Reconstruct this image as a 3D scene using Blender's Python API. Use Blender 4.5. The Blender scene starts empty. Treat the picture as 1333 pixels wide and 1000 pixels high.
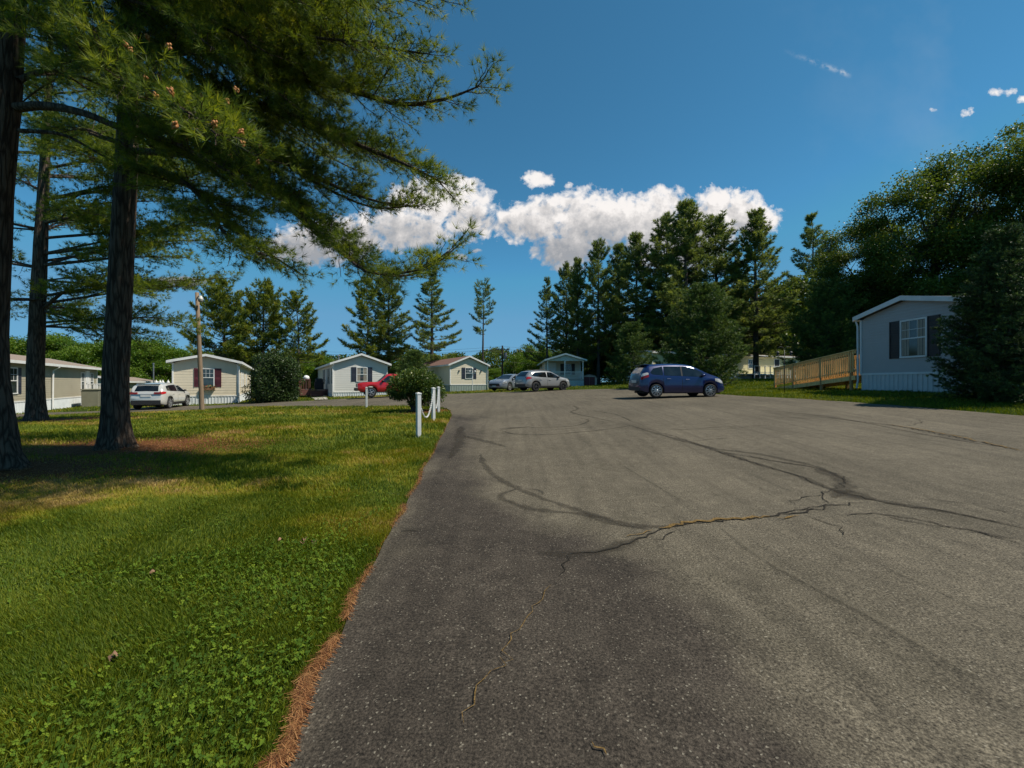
import bpy, bmesh, math, random
import numpy as np
from mathutils import Vector, Matrix
from mathutils.geometry import delaunay_2d_cdt

SC = bpy.context.scene
COL = SC.collection
PI = math.pi
EYE = 1.5            # camera height
HZ = 498.0           # horizon row in the photograph
FOC = 560.0          # focal length in photograph pixels
UP = np.array([0, 0, 1.0])

# ------------------------------------------------------------------ helpers
def tag(o, label=None, cat=None, group=None, kind=None):
    if label: o['label'] = label
    if cat: o['category'] = cat
    if group: o['group'] = group
    if kind: o['kind'] = kind
    return o

def empty(name, loc=(0, 0, 0), rz=0.0):
    o = bpy.data.objects.new(name, None)
    o.empty_display_size = 0.2
    COL.objects.link(o)
    o.location = [float(v) for v in loc]
    o.rotation_euler = (0, 0, rz)
    return o

class Geo:
    """collects quads / triangles, builds ONE mesh object"""
    def __init__(s):
        s.v = []; s.q = []; s.t = []; s.n = 0
        s.qm = []; s.tm = []; s.a = []
    def add(s, v, q=None, t=None, m=0, a=None):
        v = np.asarray(v, dtype=np.float64).reshape(-1, 3)
        if q is not None and len(q):
            q = np.asarray(q, dtype=np.int64).reshape(-1, 4) + s.n
            s.q.append(q); s.qm.append(np.full(len(q), m))
        if t is not None and len(t):
            t = np.asarray(t, dtype=np.int64).reshape(-1, 3) + s.n
            s.t.append(t); s.tm.append(np.full(len(t), m))
        s.v.append(v); s.n += len(v)
        s.a.append(np.zeros(len(v)) if a is None else np.broadcast_to(np.asarray(a, dtype=np.float64), (len(v),)))
        return s
    def box(s, x0, x1, y0, y1, z0, z1, m=0):
        v = [(x, y, z) for z in (z0, z1) for (x, y) in ((x0, y0), (x1, y0), (x1, y1), (x0, y1))]
        q = [(3, 2, 1, 0), (4, 5, 6, 7), (0, 1, 5, 4), (1, 2, 6, 5), (2, 3, 7, 6), (3, 0, 4, 7)]
        return s.add(v, q, m=m)
    def bevbox(s, x0, x1, y0, y1, z0, z1, b=0.01, m=0):
        """box with chamfered vertical edges and top"""
        def ring(e, z):
            return [(x0 + e, y0 + e + b, z), (x0 + e + b, y0 + e, z), (x1 - e - b, y0 + e, z), (x1 - e, y0 + e + b, z),
                    (x1 - e, y1 - e - b, z), (x1 - e - b, y1 - e, z), (x0 + e + b, y1 - e, z), (x0 + e, y1 - e - b, z)]
        v = ring(0, z0) + ring(0, z1 - b) + ring(b * .7, z1)
        q = []
        for r in (0, 8):
            for i in range(8):
                j = (i + 1) % 8
                q.append((r + i, r + j, r + 8 + j, r + 8 + i))
        v += [((x0 + x1) / 2, (y0 + y1) / 2, z1)]
        t = [(16 + i, 16 + (i + 1) % 8, 24) for i in range(8)]
        return s.add(v, q, t, m=m)
    def bar(s, p, q_, w, h, m=0):
        """rectangular bar from p to q_, width w (horizontal) height h"""
        p = np.array(p, float); q_ = np.array(q_, float)
        d = q_ - p; d /= np.linalg.norm(d)
        r = np.cross(d, UP) if abs(d[2]) < .98 else np.cross(d, np.array([0, 1.0, 0]))
        r /= np.linalg.norm(r); u = np.cross(r, d)
        v = []
        for c in (p, q_):
            for (a, b) in ((-1, -1), (1, -1), (1, 1), (-1, 1)):
                v.append(c + r * a * w / 2 + u * b * h / 2)
        return s.add(v, [(3, 2, 1, 0), (4, 5, 6, 7), (0, 1, 5, 4), (1, 2, 6, 5), (2, 3, 7, 6), (3, 0, 4, 7)], m=m)
    def tube(s, pts, rad, sides=8, m=0, cap=True, noise=0, rng=None, a=0):
        pts = np.asarray(pts, float); n = len(pts)
        rad = np.broadcast_to(np.asarray(rad, float), (n,))
        tan = np.gradient(pts, axis=0)
        tan /= np.linalg.norm(tan, axis=1)[:, None] + 1e-12
        ref = np.array([1.0, 0, 0]) if abs(tan[0][0]) < .8 else np.array([0, 1.0, 0])
        ang = np.arange(sides) / sides * 2 * PI
        v = np.zeros((n, sides, 3))
        u = ref
        for i in range(n):
            u = u - tan[i] * np.dot(u, tan[i]); u /= np.linalg.norm(u) + 1e-12
            w = np.cross(tan[i], u)
            rr = rad[i] * np.ones(sides)
            if noise and rng is not None: rr = rr * (1 + noise * rng.normal(size=sides))
            v[i] = pts[i] + np.outer(np.cos(ang) * rr, u) + np.outer(np.sin(ang) * rr, w)
        i = np.arange(n - 1)[:, None]; j = np.arange(sides)[None, :]; k = (j + 1) % sides
        q = np.stack([i * sides + j, i * sides + k, (i + 1) * sides + k, (i + 1) * sides + j], -1).reshape(-1, 4)
        v = v.reshape(-1, 3); t = None
        if cap:
            v = np.vstack([v, pts[0], pts[-1]])
            t = [(n * sides, (x + 1) % sides, x) for x in range(sides)] + \
                [(n * sides + 1, (n - 1) * sides + x, (n - 1) * sides + (x + 1) % sides) for x in range(sides)]
        return s.add(v, q, t, m=m, a=a)
    def lathe(s, prof, c=(0, 0, 0), sides=16, axis='z', m=0):
        """prof = [(r, h)...] turned round an axis"""
        v = []; q = []
        for (r, h) in prof:
            for i in range(sides):
                a = 2 * PI * i / sides
                if axis == 'z': v.append((c[0] + r * math.cos(a), c[1] + r * math.sin(a), c[2] + h))
                elif axis == 'y': v.append((c[0] + r * math.sin(a), c[1] + h, c[2] + r * math.cos(a)))
                else: v.append((c[0] + h, c[1] + r * math.cos(a), c[2] + r * math.sin(a)))
        for k in range(len(prof) - 1):
            for i in range(sides):
                j = (i + 1) % sides
                q.append((k * sides + i, k * sides + j, (k + 1) * sides + j, (k + 1) * sides + i))
        return s.add(v, q, m=m)
    def prism(s, poly, y0, y1, m=0):
        """polygon in (x,z) extruded from y0 to y1 (convex)"""
        n = len(poly)
        v = [(x, y0, z) for x, z in poly] + [(x, y1, z) for x, z in poly]
        q = [(i, (i + 1) % n, n + (i + 1) % n, n + i) for i in range(n)]
        t = []
        for i in range(1, n - 1):
            t.append((0, i + 1, i)); t.append((n, n + i, n + i + 1))
        return s.add(v, q, t, m=m)
    def build(s, name, mats, parent=None, smooth=False, fixn=False):
        V = np.vstack(s.v); me = bpy.data.meshes.new(name)
        me.vertices.add(len(V)); me.vertices.foreach_set('co', V.astype(np.float32).ravel())
        Q = np.vstack(s.q) if s.q else np.zeros((0, 4), int)
        T = np.vstack(s.t) if s.t else np.zeros((0, 3), int)
        nl = Q.size + T.size
        me.loops.add(nl)
        me.loops.foreach_set('vertex_index', np.concatenate([Q.ravel(), T.ravel()]).astype(np.int32))
        me.polygons.add(len(Q) + len(T))
        st = np.concatenate([np.arange(len(Q)) * 4, Q.size + np.arange(len(T)) * 3]).astype(np.int32)
        me.polygons.foreach_set('loop_start', st)
        mi = np.concatenate([np.concatenate(s.qm) if s.qm else np.zeros(0), np.concatenate(s.tm) if s.tm else np.zeros(0)])
        me.polygons.foreach_set('material_index', mi.astype(np.int32))
        me.polygons.foreach_set('use_smooth', np.full(len(Q) + len(T), bool(smooth)))
        at = me.attributes.new('var', 'FLOAT', 'POINT')
        at.data.foreach_set('value', np.concatenate(s.a).astype(np.float32))
        me.update(calc_edges=True); me.validate()
        if fixn:
            bm = bmesh.new(); bm.from_mesh(me)
            bmesh.ops.recalc_face_normals(bm, faces=bm.faces); bm.to_mesh(me); bm.free()
        for m in (mats if isinstance(mats, (list, tuple)) else [mats]): me.materials.append(m)
        o = bpy.data.objects.new(name, me); COL.objects.link(o)
        if parent is not None: o.parent = parent
        return o

def kids(o): return list(o.children)
def copy_tree(o, parent=None):
    c = o.copy(); COL.objects.link(c)
    if parent is not None: c.parent = parent
    for ch in kids(o): copy_tree(ch, c)
    return c

# ------------------------------------------------------------------ materials
def newmat(name):
    m = bpy.data.materials.new(name); m.use_nodes = True
    nt = m.node_tree
    b = next(n for n in nt.nodes if n.type == 'BSDF_PRINCIPLED')
    return m, nt, b
def N(nt, typ, **kw):
    n = nt.nodes.new(typ)
    for k, v in kw.items():
        if k in n.inputs.keys(): n.inputs[k].default_value = v
        else: setattr(n, k, v)
    return n
def ramp(nt, fac, stops, interp='LINEAR'):
    r = nt.nodes.new('ShaderNodeValToRGB'); r.color_ramp.interpolation = interp
    e = r.color_ramp.elements
    while len(e) > 1: e.remove(e[-1])
    e[0].position = stops[0][0]; e[0].color = (*stops[0][1], 1) if not isinstance(stops[0][1], float) else (stops[0][1],) * 3 + (1,)
    for p, c in stops[1:]:
        k = e.new(p); k.color = (*c, 1) if not isinstance(c, float) else (c, c, c, 1)
    nt.links.new(fac, r.inputs[0]); return r.outputs[0]
def math_(nt, op, a, b=None, clamp=False):
    n = nt.nodes.new('ShaderNodeMath'); n.operation = op; n.use_clamp = clamp
    for i, x in enumerate((a, b)):
        if x is None: continue
        if isinstance(x, (int, float)): n.inputs[i].default_value = x
        else: nt.links.new(x, n.inputs[i])
    return n.outputs[0]
def mixc(nt, f, a, b, mode='MIX'):
    n = nt.nodes.new('ShaderNodeMix'); n.data_type = 'RGBA'; n.blend_type = mode
    for i, x in ((0, f), (6, a), (7, b)):
        if isinstance(x, (int, float)): n.inputs[i].default_value = x
        elif isinstance(x, tuple): n.inputs[i].default_value = (*x, 1)
        else: nt.links.new(x, n.inputs[i])
    return n.outputs[2]
def noise(nt, scale, detail=4, rough=.55, vec=None, coord='Object', dist=0.0):
    n = N(nt, 'ShaderNodeTexNoise', Scale=scale, Detail=detail, Roughness=rough, Distortion=dist)
    if vec is None:
        if coord == 'Position': vec = nt.nodes.new('ShaderNodeNewGeometry').outputs['Position']
        else: vec = nt.nodes.new('ShaderNodeTexCoord').outputs[coord]
    nt.links.new(vec, n.inputs['Vector']); return n.outputs['Fac']
def bump(nt, b, h, strength=.3, dist=.02):
    n = N(nt, 'ShaderNodeBump', Strength=strength, Distance=dist)
    nt.links.new(h, n.inputs['Height']); nt.links.new(n.outputs[0], b.inputs['Normal'])
def mix3(c, k): return tuple(max(0, min(1, v * k)) for v in c)

def paint(name, col, rough=.55, var=.12, scale=3.0, metal=0.0, coat=0.0, spec=.5, dirt=None):
    """painted / plain surface with slight weathering"""
    m, nt, b = newmat(name)
    f = noise(nt, scale, 5)
    c = ramp(nt, f, [(.3, mix3(col, 1 - var)), (.7, mix3(col, 1 + var * .5))])
    if dirt:
        f2 = noise(nt, 1.1, 6, .65)
        c = mixc(nt, ramp(nt, f2, [(.5, 0.0), (.75, .55)]), c, dirt)
    nt.links.new(c, b.inputs['Base Color'])
    b.inputs['Roughness'].default_value = rough; b.inputs['Metallic'].default_value = metal
    b.inputs['Coat Weight'].default_value = coat; b.inputs['Coat Roughness'].default_value = .06
    b.inputs['Specular IOR Level'].default_value = spec
    return m
def glassmat(name, col=(.015, .02, .022), rough=.06):
    m, nt, b = newmat(name)
    f = noise(nt, 2.2, 2)
    nt.links.new(ramp(nt, f, [(.35, mix3(col, .6)), (.7, mix3(col, 1.6))]), b.inputs['Base Color'])
    b.inputs['Roughness'].default_value = rough; b.inputs['Specular IOR Level'].default_value = .7
    return m
def leafmat(name, stops, trans=.35, rough=.55, lowfreq=.35, scale=.8):
    m, nt, b = newmat(name)
    out = nt.nodes['Material Output']
    a = N(nt, 'ShaderNodeAttribute', attribute_name='var')
    lf = noise(nt, scale, 3)
    f = math_(nt, 'ADD', a.outputs['Fac'], math_(nt, 'MULTIPLY', math_(nt, 'SUBTRACT', lf, .5), lowfreq * 2), True)
    c = ramp(nt, f, stops)
    nt.links.new(c, b.inputs['Base Color']); b.inputs['Roughness'].default_value = rough
    b.inputs['Specular IOR Level'].default_value = .25
    t = nt.nodes.new('ShaderNodeBsdfTranslucent')
    hs = N(nt, 'ShaderNodeHueSaturation', Hue=.485, Saturation=1.1, Value=1.25); nt.links.new(c, hs.inputs['Color'])
    nt.links.new(hs.outputs[0], t.inputs['Color'])
    mx = nt.nodes.new('ShaderNodeMixShader'); mx.inputs[0].default_value = trans
    nt.links.new(b.outputs[0], mx.inputs[1]); nt.links.new(t.outputs[0], mx.inputs[2])
    nt.links.new(mx.outputs[0], out.inputs['Surface'])
    return m
def barkmat(name, c0, c1, scale=9.0, zs=.22):
    m, nt, b = newmat(name)
    tc = nt.nodes.new('ShaderNodeTexCoord'); mp = N(nt, 'ShaderNodeMapping'); mp.inputs['Scale'].default_value = (1, 1, zs)
    nt.links.new(tc.outputs['Object'], mp.inputs['Vector'])
    wv = N(nt, 'ShaderNodeTexNoise', Scale=scale * .7, Detail=3.0); nt.links.new(mp.outputs[0], wv.inputs['Vector'])
    ad = N(nt, 'ShaderNodeVectorMath', operation='MULTIPLY_ADD'); nt.links.new(wv.outputs['Color'], ad.inputs[0]); ad.inputs[1].default_value = (.09, .09, .09); nt.links.new(mp.outputs[0], ad.inputs[2])
    v = N(nt, 'ShaderNodeTexVoronoi', Scale=scale, feature='DISTANCE_TO_EDGE'); nt.links.new(ad.outputs[0], v.inputs['Vector'])
    n = noise(nt, scale * 1.6, 8, .72, vec=mp.outputs[0])
    h = math_(nt, 'ADD', math_(nt, 'MULTIPLY', math_(nt, 'MINIMUM', v.outputs['Distance'], .2), 1.5), math_(nt, 'MULTIPLY', n, .75))
    nt.links.new(ramp(nt, h, [(.22, mix3(c0, .6)), (.42, c0), (.8, c1)]), b.inputs['Base Color'])
    b.inputs['Roughness'].default_value = .95; b.inputs['Specular IOR Level'].default_value = .15
    bump(nt, b, h, .9, .05)
    return m
def woodmat(name, col, rough=.7, scale=6, axis=2):
    m, nt, b = newmat(name)
    tc = nt.nodes.new('ShaderNodeTexCoord'); mp = N(nt, 'ShaderNodeMapping')
    s = [3.0, 3.0, 3.0]; s[axis] = .25; mp.inputs['Scale'].default_value = s
    nt.links.new(tc.outputs['Object'], mp.inputs['Vector'])
    f = noise(nt, scale, 6, .6, vec=mp.outputs[0])
    nt.links.new(ramp(nt, f, [(.3, mix3(col, .65)), (.55, col), (.75, mix3(col, 1.25))]), b.inputs['Base Color'])
    b.inputs['Roughness'].default_value = rough; bump(nt, b, f, .4, .01)
    return m

# ------------------------------------------------------------------ terrain
CP = np.array([
    (0, 0, 0), (-1, 2, 0.0), (-4, 3, 0.0), (-9, 3, 0.0), (3, 3, .05), (7, 3, .2), (0, 6, .1), (5, 8, .3),
    (-2.1, 9.8, .27), (-2.4, 13.3, .30), (-2.95, 17.3, .35), (-7.1, 21, .25), (-8.2, 8.9, .16), (-8.3, 7, .08),
    (-18.8, 17, 0.0), (-22, 27, -.2), (-25, 31.4, -.15), (-21.3, 33.3, -.1), (-16, 38.6, .2), (-12, 40.8, .3), (-30, 26, -.4), (-34, 33, -.45),
    (-38, 40, -.45), (-6.9, 48, .47), (-2.9, 50, .55), (1.3, 33, .77), (-1.5, 37, .72), (-9.5, 31.6, .37), (4, 49.5, 1.0), (8, 49.5, 1.05),
    (5.9, 19, .76), (9.5, 19.5, .86), (15.2, 18.7, 1.15), (15.2, 14.5, 1.13), (13.1, 11, .66), (13.9, 13, .9), (15, 24.4, 1.2), (14, 22, 1.0),
    (37, 56, 2.0), (15, 46, 1.6), (25, 52, 1.8), (13.6, 30, 1.22), (11.5, 43, 1.3), (12, 4, .45), (22, 8, .9), (24, 16, 1.3), (28, 30, 1.6),
    (0, -12, 0), (12, -10, .3), (-12, -10, -.1), (-22, 4, -.1), (-45, 20, -.6), (-48, 60, -.6), (-20, 70, .3), (5, 75, 1.2), (40, 75, 2.0), (55, 40, 2.0), (45, 10, 1.4),
    (-24, 52, -.3), (-12, 60, .3)], float)
def _phi(r): return np.sqrt(r * r + 25.0)
_A = _phi(np.linalg.norm(CP[:, None, :2] - CP[None, :, :2], axis=2))
_n = len(CP); _P = np.hstack([np.ones((_n, 1)), CP[:, :2] / 50.0])
_M = np.block([[_A + np.eye(_n) * -.25, _P], [_P.T, np.zeros((3, 3))]])
_W = np.linalg.solve(_M, np.concatenate([CP[:, 2], np.zeros(3)]))
def gz(x, y):
    x = np.asarray(x, float); y = np.asarray(y, float); sh = np.broadcast(x, y).shape
    x = np.broadcast_to(x, sh).ravel(); y = np.broadcast_to(y, sh).ravel()
    dx, dy = x, y - 25.0; r = np.hypot(dx, dy); k = np.minimum(1, 62.0 / np.maximum(r, 1e-6))
    x = dx * k; y = 25.0 + dy * k
    out = np.empty(len(x))
    for i in range(0, len(x), 20000):
        xs = x[i:i + 20000]; ys = y[i:i + 20000]
        d = _phi(np.hypot(xs[:, None] - CP[None, :, 0], ys[:, None] - CP[None, :, 1]))
        out[i:i + 20000] = d @ _W[:_n] + _W[_n] + _W[_n + 1] * xs / 50 + _W[_n + 2] * ys / 50
    return out.reshape(sh) if sh else float(out[0])
def G(x, y): return float(gz(np.array([x]), np.array([y]))[0])
def P3(px, py, Y): return np.array([(px - 666.5) / FOC * Y, Y, EYE - (py - HZ) / FOC * Y])
def hit(px, py):
    """point of the terrain seen at a place of the photograph"""
    Y = np.geomspace(1.0, 140, 1200)
    X = (px - 666.5) / FOC * Y; Z = EYE - (py - HZ) / FOC * Y
    d = Z - gz(X, Y); i = int(np.argmax(d < 0)) if (d < 0).any() else len(Y) - 1
    i = max(i, 1); t = d[i - 1] / (d[i - 1] - d[i] + 1e-9)
    y = Y[i - 1] + (Y[i] - Y[i - 1]) * min(max(t, 0), 1)
    return np.array([(px - 666.5) / FOC * y, y])

EDGE_L = [(360, 1000), (430, 860), (490, 725), (530, 655), (560, 600), (580, 557), (588, 541), (585, 534), (572, 530.5), (545, 529), (500, 529),
          (440, 529.6), (380, 529.5), (330, 530), (285, 532), (240, 535), (170, 537.5), (126, 538.7), (60, 541.5), (0, 546)]
EDGE_F = [(0, 541), (60, 537.6), (126, 535.5), (168, 531.8), (240, 529), (285, 527.8), (330, 524.8), (400, 522.2), (452, 519.2), (500, 516.5), (560, 513.6),
          (590, 513), (640, 511.3), (670, 510.2), (700, 508.6), (755, 507.5), (800, 506.5), (838, 507.3), (900, 511), (941, 514), (985, 516.7), (1050, 520.3), (1124, 525), (1200, 531), (1333, 542)]
def smooth_line(p, n=4):
    p = np.array(p); out = []
    for i in range(len(p) - 1):
        a = p[max(i - 1, 0)]; b = p[i]; c = p[i + 1]; d = p[min(i + 2, len(p) - 1)]
        for t in np.linspace(0, 1, n, endpoint=False):
            out.append(.5 * (2 * b + (c - a) * t + (2 * a - 5 * b + 4 * c - d) * t * t + (3 * b - a - 3 * c + d) * t ** 3))
    out.append(p[-1]); return np.array(out)
_l = smooth_line([hit(*p) for p in EDGE_L], 5); _f = smooth_line([hit(*p) for p in EDGE_F], 4)
_rg = np.random.default_rng(3)
def jitter(l, a):
    l = l.copy(); l[1:-1] += _rg.normal(size=(len(l) - 2, 2)) * a; return l
LOT = np.vstack([[(-.55, -10), (-.72, -3), (-.85, .4)], jitter(_l, .018), [(-46, _l[-1][1] - 1.5), (-46, _f[0][1] + 2.5)], jitter(_f, .04), [(16.0, 9.5), (24, 5), (26, -10)]])
def inside(poly, x, y):
    x = np.asarray(x); y = np.asarray(y); c = np.zeros(x.shape, bool); n = len(poly); j = n - 1
    for i in range(n):
        xi, yi = poly[i]; xj, yj = poly[j]
        m = ((yi > y) != (yj > y))
        with np.errstate(divide='ignore', invalid='ignore'):
            c ^= m & (x < (xj - xi) * (y - yi) / (yj - yi + 1e-15) + xi)
        j = i
    return c
def dist_line(poly, x, y, closed=True):
    x = np.asarray(x, float); y = np.asarray(y, float); d = np.full(x.shape, 1e9); n = len(poly)
    for i in range(n if closed else n - 1):
        a = np.array(poly[i]); b = np.array(poly[(i + 1) % n]); e = b - a; L = e @ e + 1e-12
        t = np.clip(((x - a[0]) * e[0] + (y - a[1]) * e[1]) / L, 0, 1)
        d = np.minimum(d, np.hypot(x - a[0] - t * e[0], y - a[1] - t * e[1]))
    return d
# ------------------------------------------------------------------ value noise in python
def vnoise(x, y, seed=0):
    xi = np.floor(x).astype(int); yi = np.floor(y).astype(int); fx = x - xi; fy = y - yi
    fx = fx * fx * (3 - 2 * fx); fy = fy * fy * (3 - 2 * fy)
    def h(a, b):
        n = (a * 374761393 + b * 668265263 + seed * 974711) & 0x7fffffff
        n = ((n ^ (n >> 13)) * 1274126177) & 0x7fffffff
        return ((n ^ (n >> 16)) & 0xffff) / 65535.0
    return (h(xi, yi) * (1 - fx) + h(xi + 1, yi) * fx) * (1 - fy) + (h(xi, yi + 1) * (1 - fx) + h(xi + 1, yi + 1) * fx) * fy
def fbm(x, y, seed=0, o=4):
    s = 0; a = .5; t = 0
    for k in range(o):
        s = s + a * vnoise(x * 2 ** k + 17.3 * k, y * 2 ** k - 9.1 * k, seed + k); t += a; a *= .5
    return s / t

TRUNKS = [(-8.2, 8.9, 2.7), (-8.3, 7.0, 2.3), (-18.8, 17.0, 3.4)]
BUSH = (-3.95, 17.7)
def needle_mask(x, y):
    m = np.zeros_like(x)
    n = fbm(x * 1.3, y * 1.3, 5)
    for (tx, ty, r) in TRUNKS:
        d = np.hypot((x - tx) * .75, (y - ty) * 1.35)
        m = np.maximum(m, np.clip(1.25 - d / r * (.6 + .8 * n), 0, 1))
    d = np.hypot(x - BUSH[0] - .4, y - BUSH[1] + .4); m = np.maximum(m, np.clip(1.6 - d / 1.1, 0, 1) * .8)
    m = np.maximum(m, np.clip(1.3 - np.hypot((x + 4.9) * .8, (y - 16) * 2) / 1.2, 0, .0))
    return m
def edge_mask(x, y, d):
    w = .018 + .12 * np.clip(fbm(x * .9 + y * .9, y * 1.7, 9) - .3, 0, 1) * np.clip(1.5 - np.abs(y - 3.5) / 6, .25, 1)
    return np.clip(1.35 - d / w, 0, 1)
def dry_mask(x, y):
    n = fbm(x * .42 - y * .1, y * .95 + x * .12, 21, 4)
    n2 = fbm(x * 2.3, y * 3.1, 31, 3)
    far = np.clip((y - 1.6) / 4.0, .12, 1)
    return (np.clip((n - .485) * 2.4 + (n2 - .5) * 1.1, 0, 1) * (.25 + .75 * far) + .10 * far) * np.where(x > 3, .35, 1.0)

# ------------------------------------------------------------------ ground sheet
def axis(a, b, fine0, fine1, step, grow=1.12, mx=6):
    c = list(np.arange(fine0, fine1 + 1e-6, step)); s = step
    while c[-1] < b: s = min(s * grow, mx); c.append(c[-1] + s)
    s = step; d = [c[0]]
    while d[-1] > a: s = min(s * grow, mx); d.append(d[-1] - s)
    return np.array(d[::-1][:-1] + c)
gx = axis(-260, 260, -9, 1, .16, 1.07, 12); gy = axis(-30, 330, .6, 19, .17, 1.07, 12)
XX, YY = np.meshgrid(gx, gy); xs = XX.ravel(); ys = YY.ravel()
ins = inside(LOT, xs, ys); dl = dist_line(LOT, xs, ys)
zs = gz(xs, ys) + (fbm(xs * .8, ys * .8, 2) - .5) * .05 * (1 - ins) * np.clip(dl, 0, 1) - np.where(ins, np.minimum(.09, .04 + dl), 0)
nx, ny = len(gx), len(gy)
i, j = np.meshgrid(np.arange(nx - 1), np.arange(ny - 1)); b0 = (j * nx + i).ravel()
g = Geo(); g.add(np.stack([xs, ys, zs], 1), np.stack([b0, b0 + 1, b0 + nx + 1, b0 + nx], 1), a=np.clip(dry_mask(xs, ys), 0, 1))

m, nt, b = newmat('lawn_soil')
va = N(nt, 'ShaderNodeAttribute', attribute_name='var'); nd = N(nt, 'ShaderNodeAttribute', attribute_name='needle')
fn = noise(nt, 26, 5, .7, coord='Position'); fl = noise(nt, 1.7, 4, coord='Position')
dv = math_(nt, 'ADD', va.outputs['Fac'], math_(nt, 'MULTIPLY', math_(nt, 'SUBTRACT', fn, .5), .9), True)
grassc = ramp(nt, dv, [(.0, (.022, .040, .006)), (.4, (.065, .085, .010)), (.75, (.15, .13, .024)), (1, (.24, .165, .055))])
nc = ramp(nt, noise(nt, 60, 6, .7, coord='Position'), [(.3, (.03, .013, .006)), (.5, (.13, .05, .016)), (.7, (.27, .115, .04))])
nf = math_(nt, 'ADD', nd.outputs['Fac'], math_(nt, 'MULTIPLY', math_(nt, 'SUBTRACT', fn, .5), .8), True)
nt.links.new(mixc(nt, ramp(nt, nf, [(.3, 0.0), (.6, 1.0)]), grassc, nc), b.inputs['Base Color'])
b.inputs['Roughness'].default_value = 1; b.inputs['Specular IOR Level'].default_value = .1
bump(nt, b, fn, .8, .05); MAT_SOIL = m
ground = g.build('ground', MAT_SOIL, smooth=True); tag(ground, kind='structure')
dlv = np.where(ins, 0, dl)
at = ground.data.attributes.new('needle', 'FLOAT', 'POINT')
at.data.foreach_set('value', np.clip(np.maximum(needle_mask(xs, ys), edge_mask(xs, ys, dlv) * (ys < 60)), 0, 1).astype(np.float32))

# ------------------------------------------------------------------ asphalt
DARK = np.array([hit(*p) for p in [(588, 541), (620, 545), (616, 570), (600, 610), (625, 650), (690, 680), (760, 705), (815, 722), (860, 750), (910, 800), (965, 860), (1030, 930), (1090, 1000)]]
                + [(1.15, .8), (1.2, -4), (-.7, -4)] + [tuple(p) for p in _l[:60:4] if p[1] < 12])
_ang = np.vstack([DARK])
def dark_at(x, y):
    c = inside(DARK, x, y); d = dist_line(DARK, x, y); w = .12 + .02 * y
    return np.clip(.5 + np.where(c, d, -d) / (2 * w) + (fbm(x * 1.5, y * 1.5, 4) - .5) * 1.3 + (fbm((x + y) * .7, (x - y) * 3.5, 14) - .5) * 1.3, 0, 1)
pts = [Vector((p[0], p[1])) for p in LOT]; nb = len(pts)
ax = axis(-46, 26, -2, 5, .22, 1.05, .8); ay = axis(-10, 60, .6, 9, .22, 1.05, .8)
AX, AY = np.meshgrid(ax, ay); q = np.stack([AX.ravel(), AY.ravel()], 1)
k = inside(LOT, q[:, 0], q[:, 1]); k[k] = dist_line(LOT, q[k, 0], q[k, 1]) > .08; q = q[k]
pts += [Vector((p[0], p[1])) for p in q]
rv, _, rf, _, _, _ = delaunay_2d_cdt(pts, [(i, (i + 1) % nb) for i in range(nb)], [], 1, 1e-4)
rv = np.array([(v.x, v.y) for v in rv]); rf = np.array([f for f in rf if len(f) == 3])
def AZ(x, y): return gz(x, y) + .012
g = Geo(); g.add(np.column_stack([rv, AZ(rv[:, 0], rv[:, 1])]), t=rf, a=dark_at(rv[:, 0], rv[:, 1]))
m, nt, b = newmat('worn_asphalt')
va = N(nt, 'ShaderNodeAttribute', attribute_name='var')
pos = nt.nodes.new('ShaderNodeNewGeometry').outputs['Position']
big = noise(nt, .55, 5, .6, vec=pos); mid = noise(nt, 6, 5, .6, vec=pos); fine = noise(nt, 75, 4, .75, vec=pos)
vor = N(nt, 'ShaderNodeTexVoronoi', Scale=120.0); nt.links.new(pos, vor.inputs['Vector'])
tone = math_(nt, 'ADD', math_(nt, 'MULTIPLY', big, .55), math_(nt, 'MULTIPLY', mid, .45))
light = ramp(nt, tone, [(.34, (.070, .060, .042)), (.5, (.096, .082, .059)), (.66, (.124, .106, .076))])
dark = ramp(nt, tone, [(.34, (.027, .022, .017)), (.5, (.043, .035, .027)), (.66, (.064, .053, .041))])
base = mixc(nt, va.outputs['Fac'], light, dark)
base = mixc(nt, 1.0, base, ramp(nt, fine, [(.32, .15), (.5, .95), (.68, 2.1)]), 'MULTIPLY')
sp = ramp(nt, N(nt, 'ShaderNodeSeparateColor').outputs[0] if False else vor.outputs['Color'], [(.86, 0.0), (.93, .55)])
base = mixc(nt, sp, base, (.30, .27, .21))
# streaks along the paving direction
mp = N(nt, 'ShaderNodeMapping'); mp.inputs['Scale'].default_value = (2.3, .12, 1); mp.inputs['Rotation'].default_value = (0, 0, math.radians(38))
nt.links.new(pos, mp.inputs['Vector']); st = noise(nt, 2.2, 4, .6, vec=mp.outputs[0])
base = mixc(nt, 1.0, base, ramp(nt, st, [(.3, .78), (.5, 1.0), (.7, 1.12)]), 'MULTIPLY')
nt.links.new(base, b.inputs['Base Color']); b.inputs['Roughness'].default_value = .92; b.inputs['Specular IOR Level'].default_value = .2
bump(nt, b, math_(nt, 'ADD', fine, math_(nt, 'MULTIPLY', vor.outputs['Distance'], .6)), .55, .008)
MAT_ASPH = m

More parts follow.
